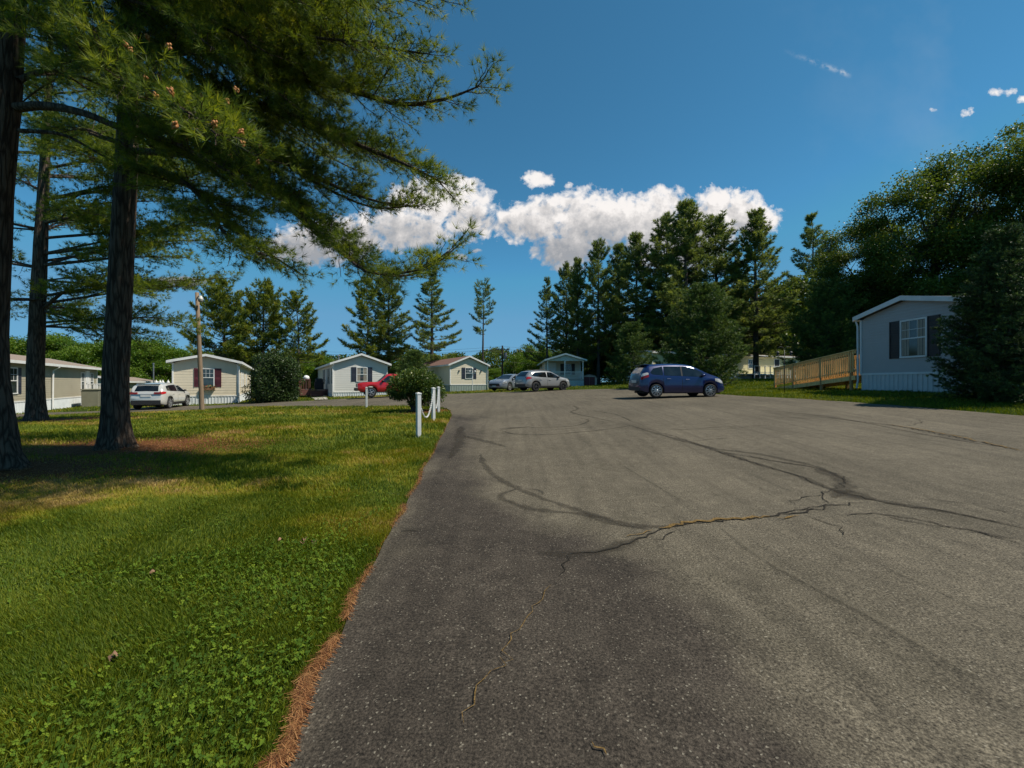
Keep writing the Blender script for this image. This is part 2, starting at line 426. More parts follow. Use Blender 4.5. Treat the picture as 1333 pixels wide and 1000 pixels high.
def fademat(name, c0, c1, sc=14, lo=.35, hi=.75, amax=1.0):
    m, nt, b = newmat(name); out = nt.nodes['Material Output']
    va = N(nt, 'ShaderNodeAttribute', attribute_name='var'); pos = nt.nodes.new('ShaderNodeNewGeometry').outputs['Position']
    f = noise(nt, sc, 5, .65, vec=pos); f2 = noise(nt, 80, 3, .7, vec=pos)
    al = math_(nt, 'ADD', va.outputs['Fac'], math_(nt, 'MULTIPLY', math_(nt, 'SUBTRACT', f, .5), 1.3), True)
    nt.links.new(ramp(nt, f2, [(.35, c0), (.65, c1)]), b.inputs['Base Color']); b.inputs['Roughness'].default_value = .95
    b.inputs['Specular IOR Level'].default_value = .15
    nt.links.new(ramp(nt, al, [(lo, 0.0), (hi, amax)]), b.inputs['Alpha'])
    return m
M_CRACK = fademat('crack_dark', (.012, .010, .008), (.03, .026, .02), 20, .2, .4)
M_STAIN = fademat('tar_stain', (.026, .023, .018), (.055, .047, .037), 9, .3, 1.2, .38)
M_FILL = fademat('crack_dry_weeds', (.035, .024, .010), (.23, .145, .05), 16, .45, .7)
M_SEAM = fademat('paving_seam', (.10, .088, .062), (.14, .122, .09), 9, .4, 1, .24)
rc = np.random.default_rng(8)
def strip(pl, wd, mi, lift, jit=.0, step=.12, taper=True):
    p = np.array([hit(*c) for c in pl]); p = smooth_line(p, 8) if len(p) > 2 else p
    L = np.r_[0, np.cumsum(np.linalg.norm(np.diff(p, axis=0), axis=1))]; n = max(4, int(L[-1] / step))
    s = np.linspace(0, L[-1], n); q = np.stack([np.interp(s, L, p[:, 0]), np.interp(s, L, p[:, 1])], 1)
    t = np.gradient(q, axis=0); t /= np.linalg.norm(t, axis=1)[:, None] + 1e-9; nn = np.stack([-t[:, 1], t[:, 0]], 1)
    q[1:-1] += nn[1:-1] * (rc.normal(size=(n - 2, 1)) * jit)
    w = wd * (.55 + .9 * rc.random(n)) * (np.minimum(1, np.minimum(s, L[-1] - s) / (L[-1] * .15 + 1e-6)) * .8 + .2 if taper else 1)
    k = [-1, -.4, .4, 1]; V = []; A = []
    for kk in k:
        c = q + nn * (w * kk / 2)[:, None]; V.append(np.column_stack([c, AZ(c[:, 0], c[:, 1]) + lift])); A.append(np.full(n, 0.0 if abs(kk) == 1 else 1.0))
    V = np.stack(V, 1).reshape(-1, 3); A = np.stack(A, 1).ravel(); i = np.arange(n - 1)[:, None] * 4 + np.arange(3)[None]
    g.add(V, np.stack([i, i + 4, i + 5, i + 1], -1).reshape(-1, 4), m=mi, a=A)
# tar stains and tyre bands (photo pixels only give the ground course)
for pl, w in [([(626, 592), (634, 612), (655, 628), (690, 644), (720, 655), (760, 668), (800, 680), (850, 688), (905, 682)], .17),
              ([(672, 638), (652, 645), (662, 655), (700, 666), (760, 671), (800, 683), (845, 691)], .16),
              ([(685, 638), (705, 640), (707, 646)], .07),
              ([(655, 558), (740, 556), (766, 549), (755, 545)], .14), ([(640, 563), (700, 567), (780, 561), (830, 553)], .13), ([(650, 560), (690, 556)], .25),
              ([(822, 555), (850, 564), (890, 575), (930, 585), (985, 592), (1020, 599), (1060, 608), (1100, 626)], .22),
              ([(888, 576), (910, 580), (985, 605), (1040, 621), (1085, 640), (1150, 655), (1230, 668), (1333, 690)], .20),
              ([(940, 590), (1000, 600), (1060, 610)], .12), ([(1085, 640), (1140, 652)], .45), ([(1060, 612), (1090, 622), (1098, 634), (1085, 650)], .35),
              ([(700, 722), (740, 724), (790, 719), (830, 703)], .22), ([(985, 534), (1060, 541), (1130, 552), (1200, 566), (1333, 588)], .16), ([(1050, 541), (1170, 556)], .10),
              ([(745, 528), (752, 533), (745, 538), (800, 550)], .16), ([(760, 534), (800, 540), (825, 551)], .12), ([(600, 556), (598, 575), (586, 598)], .35), ([(604, 568), (660, 583)], .3),
              ([(870, 561), (960, 556), (1010, 554)], .09), ([(900, 575), (950, 571)], .08), ([(735, 518), (765, 520), (790, 524)], .12), ([(1000, 543), (1060, 546)], .12), ([(650, 561), (672, 567)], .1)]:
    strip(pl, w * .95, 1, .004, .01)
for pl, w in [([(740, 724), (770, 722), (810, 712), (850, 694), (870, 688)], .03), ([(737, 724), (733, 742), (728, 752)], .02), ([(855, 690), (905, 683), (960, 677), (1000, 675), (1060, 666), (1085, 658)], .035),
              ([(1000, 676), (1030, 668), (1070, 660), (1090, 660), (1125, 656)], .022), ([(830, 556), (870, 567), (905, 578)], .03), ([(905, 580), (985, 605), (1040, 622), (1082, 640)], .028),
              ([(1082, 640), (1070, 648), (1076, 655), (1088, 660)], .02), ([(1034, 660), (1036, 652), (1068, 646), (1080, 641)], .016), ([(1085, 640), (1150, 655), (1230, 668), (1333, 690)], .03),
              ([(1090, 672), (1150, 672), (1200, 680), (1270, 694), (1333, 712)], .026), ([(1150, 672), (1190, 682), (1260, 692)], .018), ([(950, 590), (1000, 600), (1070, 612), (1100, 626), (1095, 636), (1080, 640)], .024),
              ([(1048, 674), (1070, 682), (1095, 690), (1098, 700)], .016), ([(1150, 552), (1220, 566), (1333, 588)], .035), ([(985, 535), (1060, 543), (1150, 553), (1250, 569)], .03), ([(1180, 650), (1250, 656), (1333, 674)], .014),
              ([(505, 644), (530, 645)], .03), ([(520, 693), (545, 694)], .02),
              ([(880, 693), (868, 700), (850, 705)], .016), ([(1260, 694), (1333, 705)], .02), ([(690, 563), (830, 552)], .03), ([(840, 560), (930, 560), (1000, 555)], .022), ([(1060, 541), (1110, 546)], .03), ([(1180, 556), (1200, 550), (1190, 546)], .02)]:
    strip(pl, w * .72, 2, .008, .022, .07)
for pl, w in [([(858, 690), (905, 682), (960, 677), (1002, 675)], .075), ([(1155, 553), (1230, 566), (1333, 589)], .06), ([(815, 702), (850, 693)], .03), ([(770, 972), (790, 990)], .012), ([(650, 860), (640, 880), (628, 905), (612, 935), (604, 950)], .012), ([(718, 765), (690, 800), (670, 830), (650, 870)], .010), ([(1010, 676), (1040, 674)], .04)]:
    strip(pl, w * .9, 3, .012, .02, .05)
for pl, w in [([(940, 690), (985, 725), (1060, 768), (1150, 815), (1260, 880)], .09), ([(1150, 740), (1240, 780), (1333, 830)], .06), ([(800, 600), (900, 660)], .05), ([(1010, 540), (1333, 572)], .05)]:
    strip(pl, w, 4, .016, .004, .3)
road = g.build('road', [MAT_ASPH, M_STAIN, M_CRACK, M_FILL, M_SEAM], smooth=True); tag(road, kind='structure')

# ------------------------------------------------------------------ grass blades
rg = np.random.default_rng(11)
def scatter(n, x0, x1, y0, y1, cull=True):
    x = rg.uniform(x0, x1, n); y = rg.uniform(y0, y1, n)
    if cull:
        px = x / y * FOC + 666.5; k = (px > -60) & (px < 1400); x, y = x[k], y[k]
    k = ~inside(LOT, x, y); return x[k], y[k]
HOUSE_KEEP = []
def blades(g, x, y, h, w, lean=.5, k=1.0):
    d = dist_line(LOT, x, y); nm = np.maximum(needle_mask(x, y), edge_mask(x, y, d) * (y < 24) * .62)
    keep = rg.random(len(x)) > nm * 1.02
    x, y, nm = x[keep], y[keep], nm[keep]; n = len(x)
    patch = fbm(x * 1.1, y * 1.1, 77, 3)
    h = h * (.55 + .9 * rg.random(n)) * (.6 + .8 * patch) * (1 - .45 * nm)
    a = rg.uniform(0, 2 * PI, n); wx = np.cos(a) * w * (.6 + .8 * rg.random(n)) / 2; wy = np.sin(a) * w / 2
    # mown grass leans in drifts
    la = fbm(x * .7, y * .7, 41, 2) * 9 + rg.normal(size=n) * 1.3; le = h * lean * (.4 + rg.random(n))
    z = gz(x, y) - .008
    B0 = np.stack([x - wx, y - wy, z], 1); B1 = np.stack([x + wx, y + wy, z], 1)
    mx = np.stack([x + np.cos(la) * le * .4, y + np.sin(la) * le * .4, z + h * .62], 1)
    wv = np.stack([wx, wy, np.zeros(n)], 1) * .75
    T = np.stack([x + np.cos(la) * le, y + np.sin(la) * le, z + h], 1)
    V = np.stack([B0, B1, mx + wv, mx - wv, T], 1).reshape(-1, 3)
    i = np.arange(n) * 5
    va = np.clip(dry_mask(x, y) * k + rg.normal(size=n) * .17 + .2 * (rg.random(n) < .06), 0, 1)
    g.add(V, np.stack([i, i + 1, i + 2, i + 3], 1), np.stack([i + 3, i + 2, i + 4], 1), a=np.repeat(va, 5))
M_GRASS = leafmat('grass_blade', [(0, (.072, .118, .009)), (.3, (.175, .205, .012)), (.6, (.27, .25, .018)), (.85, (.36, .26, .055)), (1, (.43, .30, .11))], .3, .6, .22, 1.3)
g = Geo()
for (n, x0, x1, y0, y1, h, w) in [(170000, -3.6, -.7, 1.35, 3.0, .040, .0036), (190000, -6.5, -.8, 3.0, 5.5, .048, .0052), (140000, -12.5, -1.0, 5.5, 9.5, .058, .009),
                                  (100000, -21, -1.2, 9.5, 16, .075, .016), (60000, -32, -1.5, 16, 26, .08, .026), (26000, -48, 16, 26, 45, .09, .05), (9000, -48, 45, 45, 66, .1, .08),
                                  (60000, 9, 20, 9, 16, .07, .012), (60000, 7, 24, 16, 26, .075, .018), (24000, 7, 32, 26, 45, .09, .04)]:
    x, y = scatter(n, x0, x1, y0, y1); blades(g, x, y, h, w)
lawn = g.build('lawn_grass', M_GRASS); tag(lawn, 'mown lawn of green and dry yellow blades beside the asphalt lot', 'grass', kind='stuff')

# clover and broadleaf weeds in the near corner
M_CLOVER = leafmat('clover_leaf', [(0, (.035, .080, .007)), (.5, (.085, .15, .010)), (1, (.18, .24, .018))], .3, .85, .25, 2)
n = 60000; x, y = scatter(n, -4.6, -.7, 1.3, 5.2)
k = (fbm(x * 1.2, y * 1.2, 55, 3) + np.clip((2.9 - y) * .12, -.2, .18) - np.clip(-x - 2.6, 0, 2) * .1) > .52 + .16 * (rg.random(len(x)) - .5)
k &= dist_line(LOT, x, y) > .12; k &= rg.random(len(x)) < .62; x, y = x[k], y[k]; n = len(x)
z = gz(x, y) + .012 + .05 * rg.random(n); g = Geo(); sz = .0032 + .0062 * rg.random(n) ** 1.6
va = np.clip(.45 + rg.normal(size=n) * .25, 0, 1); rot = rg.uniform(0, 2 * PI, n)
tl = rg.normal(size=(n, 2)) * .55
for j in range(3):
    a = rot + j * 2 * PI / 3; c, s = np.cos(a), np.sin(a)
    def pt(r, t): 
        xx = (c * r - s * t) * sz; yy = (s * r + c * t) * sz
        return np.stack([x + xx, y + yy, z + xx * tl[:, 0] + yy * tl[:, 1]], 1)
    V = np.stack([pt(0, 0), pt(.9, -.75), pt(1.7, 0), pt(.9, .75)], 1).reshape(-1, 3); i = np.arange(n) * 4
    g.add(V, np.stack([i, i + 1, i + 2, i + 3], 1), a=np.repeat(va, 4))
# broad single leaves (plantain, violet) among the clover
n = 5200; x, y = scatter(n, -5.0, -.8, 1.3, 6.5); k = (fbm(x * 1.6, y * 1.6, 58, 3) > .46) & (dist_line(LOT, x, y) > .1); x, y = x[k], y[k]; n = len(x)
z = gz(x, y) + .02 + .03 * rg.random(n); a = rg.uniform(0, 2 * PI, n); l = .016 + .026 * rg.random(n); w_ = l * (.3 + .35 * rg.random(n)); up_ = rg.uniform(-.2, .5, n)
def lp(t, s_): return np.stack([x + np.cos(a) * l * t - np.sin(a) * w_ * s_, y + np.sin(a) * l * t + np.cos(a) * w_ * s_, z + l * t * up_ - .2 * l * t * t], 1)
V = np.stack([lp(0, 0), lp(.45, -.5), lp(1, 0), lp(.45, .5)], 1).reshape(-1, 3); i = np.arange(n) * 4
g.add(V, np.stack([i, i + 1, i + 2, i + 3], 1), a=np.repeat(np.clip(.5 + rg.normal(size=n) * .3, 0, 1), 4))
cl = g.build('clover', M_CLOVER); tag(cl, 'clover and broad leaved weeds growing through the near lawn', 'weeds', kind='stuff')

# fallen pine needles: along the asphalt edge and under the pines
M_LITTER = leafmat('fallen_needles', [(0, (.05, .018, .007)), (.5, (.17, .062, .020)), (1, (.38, .20, .08))], 0.0, .8, .1)
g = Geo()
def litter(x, y, ln, wd):
    n = len(x); a = rg.uniform(0, PI, n); l = ln * (.5 + rg.random(n)); z = gz(x, y) + .012 + .012 * rg.random(n)
    dx, dy = np.cos(a) * l / 2, np.sin(a) * l / 2; wx, wy = -np.sin(a) * wd / 2, np.cos(a) * wd / 2; t = rg.normal(size=n) * .008
    V = np.stack([np.stack([x - dx + wx, y - dy + wy, z], 1), np.stack([x - dx - wx, y - dy - wy, z], 1), np.stack([x + dx, y + dy, z + np.abs(t)], 1)], 1).reshape(-1, 3)
    g.add(V, t=np.arange(3 * n).reshape(-1, 3), a=np.repeat(rg.random(n), 3))
ll = _l[(_l[:, 1] < 17)]
def along(n, lo, hi):
    s = rg.random(n) ** 1.6 * (len(ll) - 1.01); i = s.astype(int); f = (s - i)[:, None]; p = ll[i] * (1 - f) + ll[i + 1] * f
    return p[:, 0] + rg.uniform(lo, hi, n), p[:, 1]
x, y = along(50000, -.22, .03); k = rg.random(len(x)) < edge_mask(x, y, dist_line(LOT, x, y)) * ~inside(LOT, x, y); k &= fbm(x * 3.1, y * 3.1, 63, 3) + .12 * rg.random(len(x)) > .42; litter(x[k], y[k], .075, .0032)
for (tx, ty, r) in TRUNKS:
    n = 16000; x = tx + rg.normal(size=n) * r * .9; y = ty + rg.normal(size=n) * r * .6
    k = (rg.random(n) < needle_mask(x, y)) & ~inside(LOT, x, y); litter(x[k], y[k], .1, .006)
lt = g.build('needle_litter', M_LITTER); tag(lt, 'fallen brown pine needles along the asphalt edge and under pines', 'pine needles', kind='stuff')

# dead curled leaves on the lawn
M_DEAD = paint('dead_leaf', (.24, .13, .075), .8, .4, 30)
for (px, py) in [(396, 708), (408, 712), (394, 712), (366, 708), (200, 752), (148, 866)]:
    p = hit(px, py); g = Geo(); s = .022
    a = rg.uniform(0, 6); zz = G(*p) + .045; pts2 = []
    for k in range(9):
        t = 2 * PI * k / 9; r = s * (1 + .35 * math.cos(3 * t)) ; pts2.append((p[0] + r * math.cos(t + a), p[1] + .7 * r * math.sin(t + a), zz + .018 * math.cos(2 * t) + .006 * rg.normal()))
    g.add(pts2 + [(p[0], p[1], zz - .008)], t=[(k, (k + 1) % 9, 9) for k in range(9)])
    tag(g.build('dead_leaf', M_DEAD, smooth=True), 'curled brown dead leaf lying on the near lawn grass', 'leaf', 'dead leaves on the lawn')

# ------------------------------------------------------------------ world, sun, camera
SUN_EL = math.radians(55); SUN_A = math.radians(-6)      # direction to the sun: angle from +X
w = bpy.data.worlds.new('World'); SC.world = w; w.use_nodes = True; nt = w.node_tree
bg = nt.nodes['Background']; bg.inputs['Strength'].default_value = .1
sky = nt.nodes.new('ShaderNodeTexSky'); sky.sky_type = 'NISHITA'; sky.sun_disc = False
sky.sun_elevation = SUN_EL; sky.sun_rotation = PI / 2 - SUN_A; sky.altitude = 3500; sky.air_density = 1.0; sky.dust_density = .0; sky.ozone_density = 3.0
hs0 = N(nt, 'ShaderNodeHueSaturation', Hue=.487, Saturation=1.05, Value=.92); nt.links.new(sky.outputs[0], hs0.inputs['Color'])
hs = N(nt, 'ShaderNodeMix', data_type='RGBA', blend_type='MULTIPLY'); hs.inputs[0].default_value = 1; hs.inputs[7].default_value = (.58, 1.03, 1.06, 1); nt.links.new(hs0.outputs[0], hs.inputs[6])
hsd = N(nt, 'ShaderNodeMix', data_type='RGBA', blend_type='DARKEN'); hsd.inputs[0].default_value = .85; hsd.inputs[7].default_value = (.95, 2.35, 3.9, 1); nt.links.new(hs.outputs[2], hsd.inputs[6]); hs = hsd
tc = nt.nodes.new('ShaderNodeTexCoord'); sp = nt.nodes.new('ShaderNodeSeparateXYZ'); nt.links.new(tc.outputs['Generated'], sp.inputs[0])
yy = math_(nt, 'MAXIMUM', sp.outputs[1], .06)
U = math_(nt, 'DIVIDE', sp.outputs[0], yy); V_ = math_(nt, 'DIVIDE', sp.outputs[2], yy)
cv = nt.nodes.new('ShaderNodeCombineXYZ'); nt.links.new(U, cv.inputs[0]); nt.links.new(V_, cv.inputs[1]); UV = cv.outputs[0]
CL = [(575, 262, 62, 30), (610, 285, 34, 26), (520, 300, 70, 26), (450, 308, 70, 24), (400, 325, 55, 22), (588, 240, 24, 16), (630, 272, 22, 14), (646, 286, 12, 7),
      (664, 275, 22, 22), (690, 290, 48, 24), (714, 275, 30, 20), (740, 268, 28, 17), (770, 295, 60, 42), (800, 278, 50, 26), (835, 285, 60, 32), (862, 268, 34, 22), (745, 325, 50, 24), (860, 310, 50, 40),
      (905, 285, 36, 22), (948, 272, 42, 26), (975, 285, 40, 24), (900, 320, 60, 40), (697, 235, 25, 12), (740, 241, 8, 5), (1010, 283, 9, 5),
      (672, 298, 24, 7), (693, 325, 8, 6), (602, 335, 10, 5), (620, 327, 9, 4), (1215, 143, 12, 4), (1260, 147, 14, 8), (1305, 119, 22, 9), (1332, 128, 12, 7), (235, 367, 40, 6)]
def cfield(du, dv):
    f = None
    for (cx, cy, rx, ry) in CL:
        pk_ = .42 if rx < 24 else .72 if rx < 26 else 1.0
        a = math_(nt, 'MULTIPLY', math_(nt, 'SUBTRACT', U, (cx - 666.5) / FOC + du), FOC / (rx * 1.22)); b_ = math_(nt, 'MULTIPLY', math_(nt, 'SUBTRACT', V_, (HZ - cy) / FOC + dv), FOC / (ry * 1.22))
        r = math_(nt, 'SUBTRACT', pk_, math_(nt, 'ADD', math_(nt, 'MULTIPLY', a, a), math_(nt, 'MULTIPLY', b_, b_)))
        f = r if f is None else math_(nt, 'SMOOTH_MAX', f, r) if False else (r if f is None else math_(nt, 'MAXIMUM', f, r))
    return f
def shifted(dx, dy):
    v = N(nt, 'ShaderNodeVectorMath', operation='ADD'); nt.links.new(UV, v.inputs[0]); v.inputs[1].default_value = (dx, dy, 0); return v.outputs[0]
F = math_(nt, 'MAXIMUM', cfield(0, 0), -1.0)
n1 = noise(nt, 12, 10, .67, vec=UV, dist=.12); n2 = noise(nt, 12, 10, .67, vec=shifted(.018, .022), dist=.12)
vb = N(nt, 'ShaderNodeTexVoronoi', Scale=26.0, feature='SMOOTH_F1'); nt.links.new(UV, vb.inputs['Vector'])
dens = math_(nt, 'ADD', F, math_(nt, 'ADD', math_(nt, 'MULTIPLY', math_(nt, 'SUBTRACT', n1, .5), 2.6), math_(nt, 'MULTIPLY', math_(nt, 'SUBTRACT', .4, vb.outputs['Distance']), .35)))
dens = math_(nt, 'ADD', dens, math_(nt, 'MULTIPLY', math_(nt, 'SUBTRACT', noise(nt, 48, 6, .65, vec=UV), .5), 1.5))
alpha = ramp(nt, dens, [(.04, 0.0), (.3, .45), (.62, .95), (.9, 1.0)])
# brightness of the cloud: thick parts and undersides greyer
lit = math_(nt, 'ADD', math_(nt, 'MULTIPLY', math_(nt, 'SUBTRACT', n1, n2), 2.2), math_(nt, 'ADD', math_(nt, 'MULTIPLY', math_(nt, 'SUBTRACT', V_, .345), 8.0), .52))
lit = math_(nt, 'ADD', lit, math_(nt, 'MULTIPLY', math_(nt, 'SUBTRACT', .55, F), .42))
cc = ramp(nt, lit, [(.0, (2.5, 2.6, 2.8)), (.4, (3.7, 3.65, 3.7)), (.75, (5.3, 5.1, 5.0)), (1.0, (6.8, 6.5, 6.3))])
wisp = math_(nt, 'MULTIPLY', ramp(nt, math_(nt, 'ABSOLUTE', math_(nt, 'SUBTRACT', math_(nt, 'ADD', V_, math_(nt, 'MULTIPLY', U, .36)), .7457 + .2520)), [(.0, 1.0), (.009, 0.0)]),
             math_(nt, 'MULTIPLY', ramp(nt, U, [(.628, 0.0), (.72, .35), (.775, .7), (.79, 0.0)]), ramp(nt, noise(nt, 60, 4, .6, vec=UV), [(.42, 0.0), (.6, 1.0)])))
front = math_(nt, 'GREATER_THAN', sp.outputs[1], .07)
skyc = mixc(nt, math_(nt, 'MULTIPLY', wisp, front), hs.outputs[2], (4.2, 4.6, 5.0))
veil = math_(nt, 'MULTIPLY', ramp(nt, noise(nt, 2.4, 5, .6, vec=UV), [(.5, 0.0), (.8, .16)]), ramp(nt, U, [(.5, 0.0), (1.0, 1.0)]))
skyc = mixc(nt, math_(nt, 'MULTIPLY', veil, front), skyc, (3.6, 4.0, 4.4))
nt.links.new(mixc(nt, math_(nt, 'MULTIPLY', alpha, front), skyc, cc), bg.inputs['Color'])

sd = bpy.data.lights.new('sun', 'SUN'); sd.energy = 4.2; sd.angle = math.radians(.53); sd.color = (1, .93, .80)
so = bpy.data.objects.new('sun', sd); COL.objects.link(so); so.location = (30, 0, 40)
dv = Vector((math.cos(SUN_EL) * math.cos(SUN_A), math.cos(SUN_EL) * math.sin(SUN_A), math.sin(SUN_EL)))
so.rotation_euler = dv.to_track_quat('Z', 'Y').to_euler()
cd = bpy.data.cameras.new('camera'); cd.sensor_width = 36; cd.lens = FOC / 1333 * 36; cd.clip_end = 2000; cd.clip_start = .05
cd.shift_y = (500 - HZ) / 1333 * -1
co = bpy.data.objects.new('camera', cd); COL.objects.link(co); co.location = (0, 0, EYE); co.rotation_euler = (PI / 2, 0, 0); SC.camera = co
SC.view_settings.view_transform = 'Standard'; SC.view_settings.look = 'None'; SC.view_settings.exposure = .50; SC.view_settings.gamma = 1
SC.cycles.use_denoising = True; SC.cycles.max_bounces = 10; SC.cycles.transparent_max_bounces = 12; SC.cycles.diffuse_bounces = 6; SC.cycles.transmission_bounces = 6
# ------------------------------------------------------------------ houses
M_WHITE = paint('white_trim', (.72, .72, .70), .5, .06, 2, dirt=(.4, .39, .35))
M_WHITE2 = paint('white_vinyl', (.62, .65, .66), .5, .06, 2, dirt=(.36, .38, .36))
M_WIN = glassmat('window_glass', (.03, .042, .045))
M_BLACK = paint('black_shutter', (.018, .018, .022), .55, .2)
M_BLUESH = paint('slate_shutter', (.035, .042, .065), .55, .2)
M_RED = paint('maroon_shutter', (.10, .018, .028), .55, .2)
M_ROOF = paint('grey_shingle', (.16, .155, .15), .9, .3, 14)
M_ROOFB = paint('brown_shingle', (.17, .085, .062), .9, .3, 14)
M_ROOFT = paint('tan_shingle', (.26, .20, .155), .9, .3, 14)
M_CURT = paint('curtain_cloth', (.30, .27, .22), .9, .15, 8)
M_METAL = paint('dull_metal', (.35, .35, .34), .4, .1, 5, metal=.8)
def siding(name, col): return paint(name, col, .6, .05, 1.2, dirt=mix3(col, .8))

def house(name, label, org, rz, W, L, base, skirt, eave, slope, wall_m, skirt_m, roof_m, trim_m, windows=(), doors=(), over=.32, course=.15, vent=True, gutters=True, category='house', wins_m=None, lap=.010):
    """mobile home: gable at local y=0 facing -y; faces 'front','left','right'"""
    R_ = empty(name, (org[0], org[1], base), rz); tag(R_, label, category)
    pk = eave + W / 2 * slope
    wg = Geo()
    # lapped boards, every course a tilted strip
    nco = int((pk - skirt) / course) + 1
    for c in range(nco):
        z0 = skirt + c * course; z1 = z0 + course
        if z0 < eave - .01:
            z1s = min(z1, eave)
            for sx, x in ((-1, 0.0), (1, W)):
                o = sx * lap
                wg.add([(x + o, 0, z0), (x + o, L, z0), (x, L, z1s), (x, 0, z1s), (x, 0, z0), (x, L, z0)], [(0, 1, 2, 3), (4, 5, 1, 0)])
        for sy, y in ((-1, 0.0), (1, L)):
            def xr(z): 
                e = max(0, (z - eave) / slope); return e, W - e
            a0, a1 = xr(z0); b0_, b1 = xr(min(z1, pk))
            if a1 - a0 < .02: continue
            if z0 < eave < z1: b0_, b1 = xr(z1)
            o = sy * lap
            wg.add([(a0, y + o, z0), (a1, y + o, z0), (b1, y, min(z1, pk)), (b0_, y, min(z1, pk)), (a0, y, z0), (a1, y, z0)], [(0, 1, 2, 3), (4, 5, 1, 0)])
    wg.build('wall', wall_m, R_)
    cg = Geo()
    for x in (0, W):
        for y in (0, L):
            cg.box(x - .05 if x == 0 else x - .045, x + .045 if x == 0 else x + .05, y - .05 if y == 0 else y - .045, y + .045 if y == 0 else y + .05, skirt - .02, eave - .03)
    cg.box(-.03, W + .03, -.035, -.003, skirt - .06, skirt + .02); cg.box(-.035, -.003, 0, L, skirt - .06, skirt + .02); cg.box(W + .003, W + .035, 0, L, skirt - .06, skirt + .02)
    cg.build('corner_trim', trim_m, R_)
    sg = Geo()
    def ribs(p, d, ln, nrm):
        n = max(2, int(ln / .2)); st = ln / n
        for k in range(n):
            for (t0, t1, o0, o1) in ((0, .7, 0, 0), (.7, .8, 0, .03), (.8, .9, .03, .03), (.9, 1, .03, 0)):
                a = p + d * (k + t0) * st + nrm * o0; b_ = p + d * (k + t1) * st + nrm * o1
                sg.add([(a[0], a[1], -.5), (b_[0], b_[1], -.5), (b_[0], b_[1], skirt - .06), (a[0], a[1], skirt - .06)], [(0, 1, 2, 3)])
    A = np.array
    ribs(A([0., .0]), A([1., 0]), W, A([0, -1.])); ribs(A([0., L]), A([0, -1.]), L, A([-1., 0])); ribs(A([W, 0.]), A([0, 1.]), L, A([1., 0])); ribs(A([W, L]), A([-1., 0]), W, A([0, 1.]))
    sg.build('skirting', skirt_m, R_)
    # roof: two slabs with fascia boards
    rg_ = Geo(); fo = over
    for sx in (-1, 1):
        xe = -over if sx < 0 else W + over; ze = eave - over * slope; xm = W / 2
        P = [(xe, ze + .17), (xm, pk + .17), (xm, pk + .05), (xe, ze + .05)]
        rg_.prism(P if sx < 0 else P[::-1], -fo, L + fo)
    rf_ = rg_.build('roof', roof_m, R_, fixn=True)
    fg = Geo()
    for y0, y1 in ((-fo - .03, -fo), (L + fo, L + fo + .03)):
        for sx in (-1, 1):
            xe = -over - .02 if sx < 0 else W + over + .02; ze = eave - (over + .02) * slope; xm = W / 2
            P = [(xe, ze + .18), (xm, pk + .18), (xm, pk + .0), (xe, ze + .0)]
            fg.prism(P if sx < 0 else P[::-1], y0, y1)
    for sx in (-1, 1):
        xe = -over - .04 if sx < 0 else W + over + .001; ze = eave - over * slope
        fg.box(xe, xe + .039, -fo, L + fo, ze - .02, ze + .155)
        # soffit
        xa, xb = (-over, 0) if sx < 0 else (W, W + over); fg.box(xa, xb, -fo, L + fo, ze + .01, ze + .035)
    fg.build('fascia', trim_m, rf_, fixn=True)
    if vent:
        vg = Geo(); vg.lathe([(.0, .0), (.10, 0), (.10, .45), (.17, .46), (.17, .52), (.02, .64), (0, .64)], (W * .35, L * .55, pk), 10); vg.build('roof_vent', M_METAL, rf_, smooth=False)
    def frame(face, u, z, out=0.0):
        if face == 'front': return np.array([u, -out, z])
        if face == 'left': return np.array([-out, L - u, z])
        return np.array([W + out, u, z])
    def fbox(g, face, u0, u1, z0, z1, o0, o1, m=0):
        a = frame(face, u0, z0, o0); b_ = frame(face, u1, z1, o1)
        lo = np.minimum(a, b_); hi = np.maximum(a, b_); g.box(lo[0], hi[0], lo[1], hi[1], lo[2], hi[2], m)
    for wd in windows:
        face, u0, u1, z0, z1 = wd[:5]; sh = wd[5] if len(wd) > 5 else None; o = wd[6] if len(wd) > 6 else {}
        g = Geo(); t = o.get('t', .065)
        fbox(g, face, u0 - t, u1 + t, z1, z1 + t, .0, .05); fbox(g, face, u0 - t, u1 + t, z0 - t, z0, .0, .06)
        fbox(g, face, u0 - t, u0, z0, z1, .0, .05); fbox(g, face, u1, u1 + t, z0, z1, .0, .05)
        zm = (z0 + z1) / 2; fbox(g, face, u0, u1, zm - .025, zm + .025, .02, .042)
        if o.get('grid', True):
            for k in (1, 2): 
                uu = u0 + (u1 - u0) * k / 3; fbox(g, face, uu - .009, uu + .009, zm + .025, z1, .02, .034)
            fbox(g, face, u0, u1, (zm + z1) / 2 - .009, (zm + z1) / 2 + .009, .02, .036)
        wo = g.build('window', trim_m, R_)
        g = Geo(); fbox(g, face, u0, u1, z0, z1, .017, .024); g.build('pane', M_WIN, wo)
        if o.get('curtain'):
            g = Geo(); c = o['curtain']; n = 9
            for k in range(n):
                ua = u0 + (u1 - u0) * k / n; ub = u0 + (u1 - u0) * (k + 1) / n - .02
                if abs((k + .5) / n - .5) > .18: fbox(g, face, ua, ub, z0 + .02, z1 - .02, .0245, .027 + .004 * (k % 2))
            g.build('curtain', M_CURT, wo)
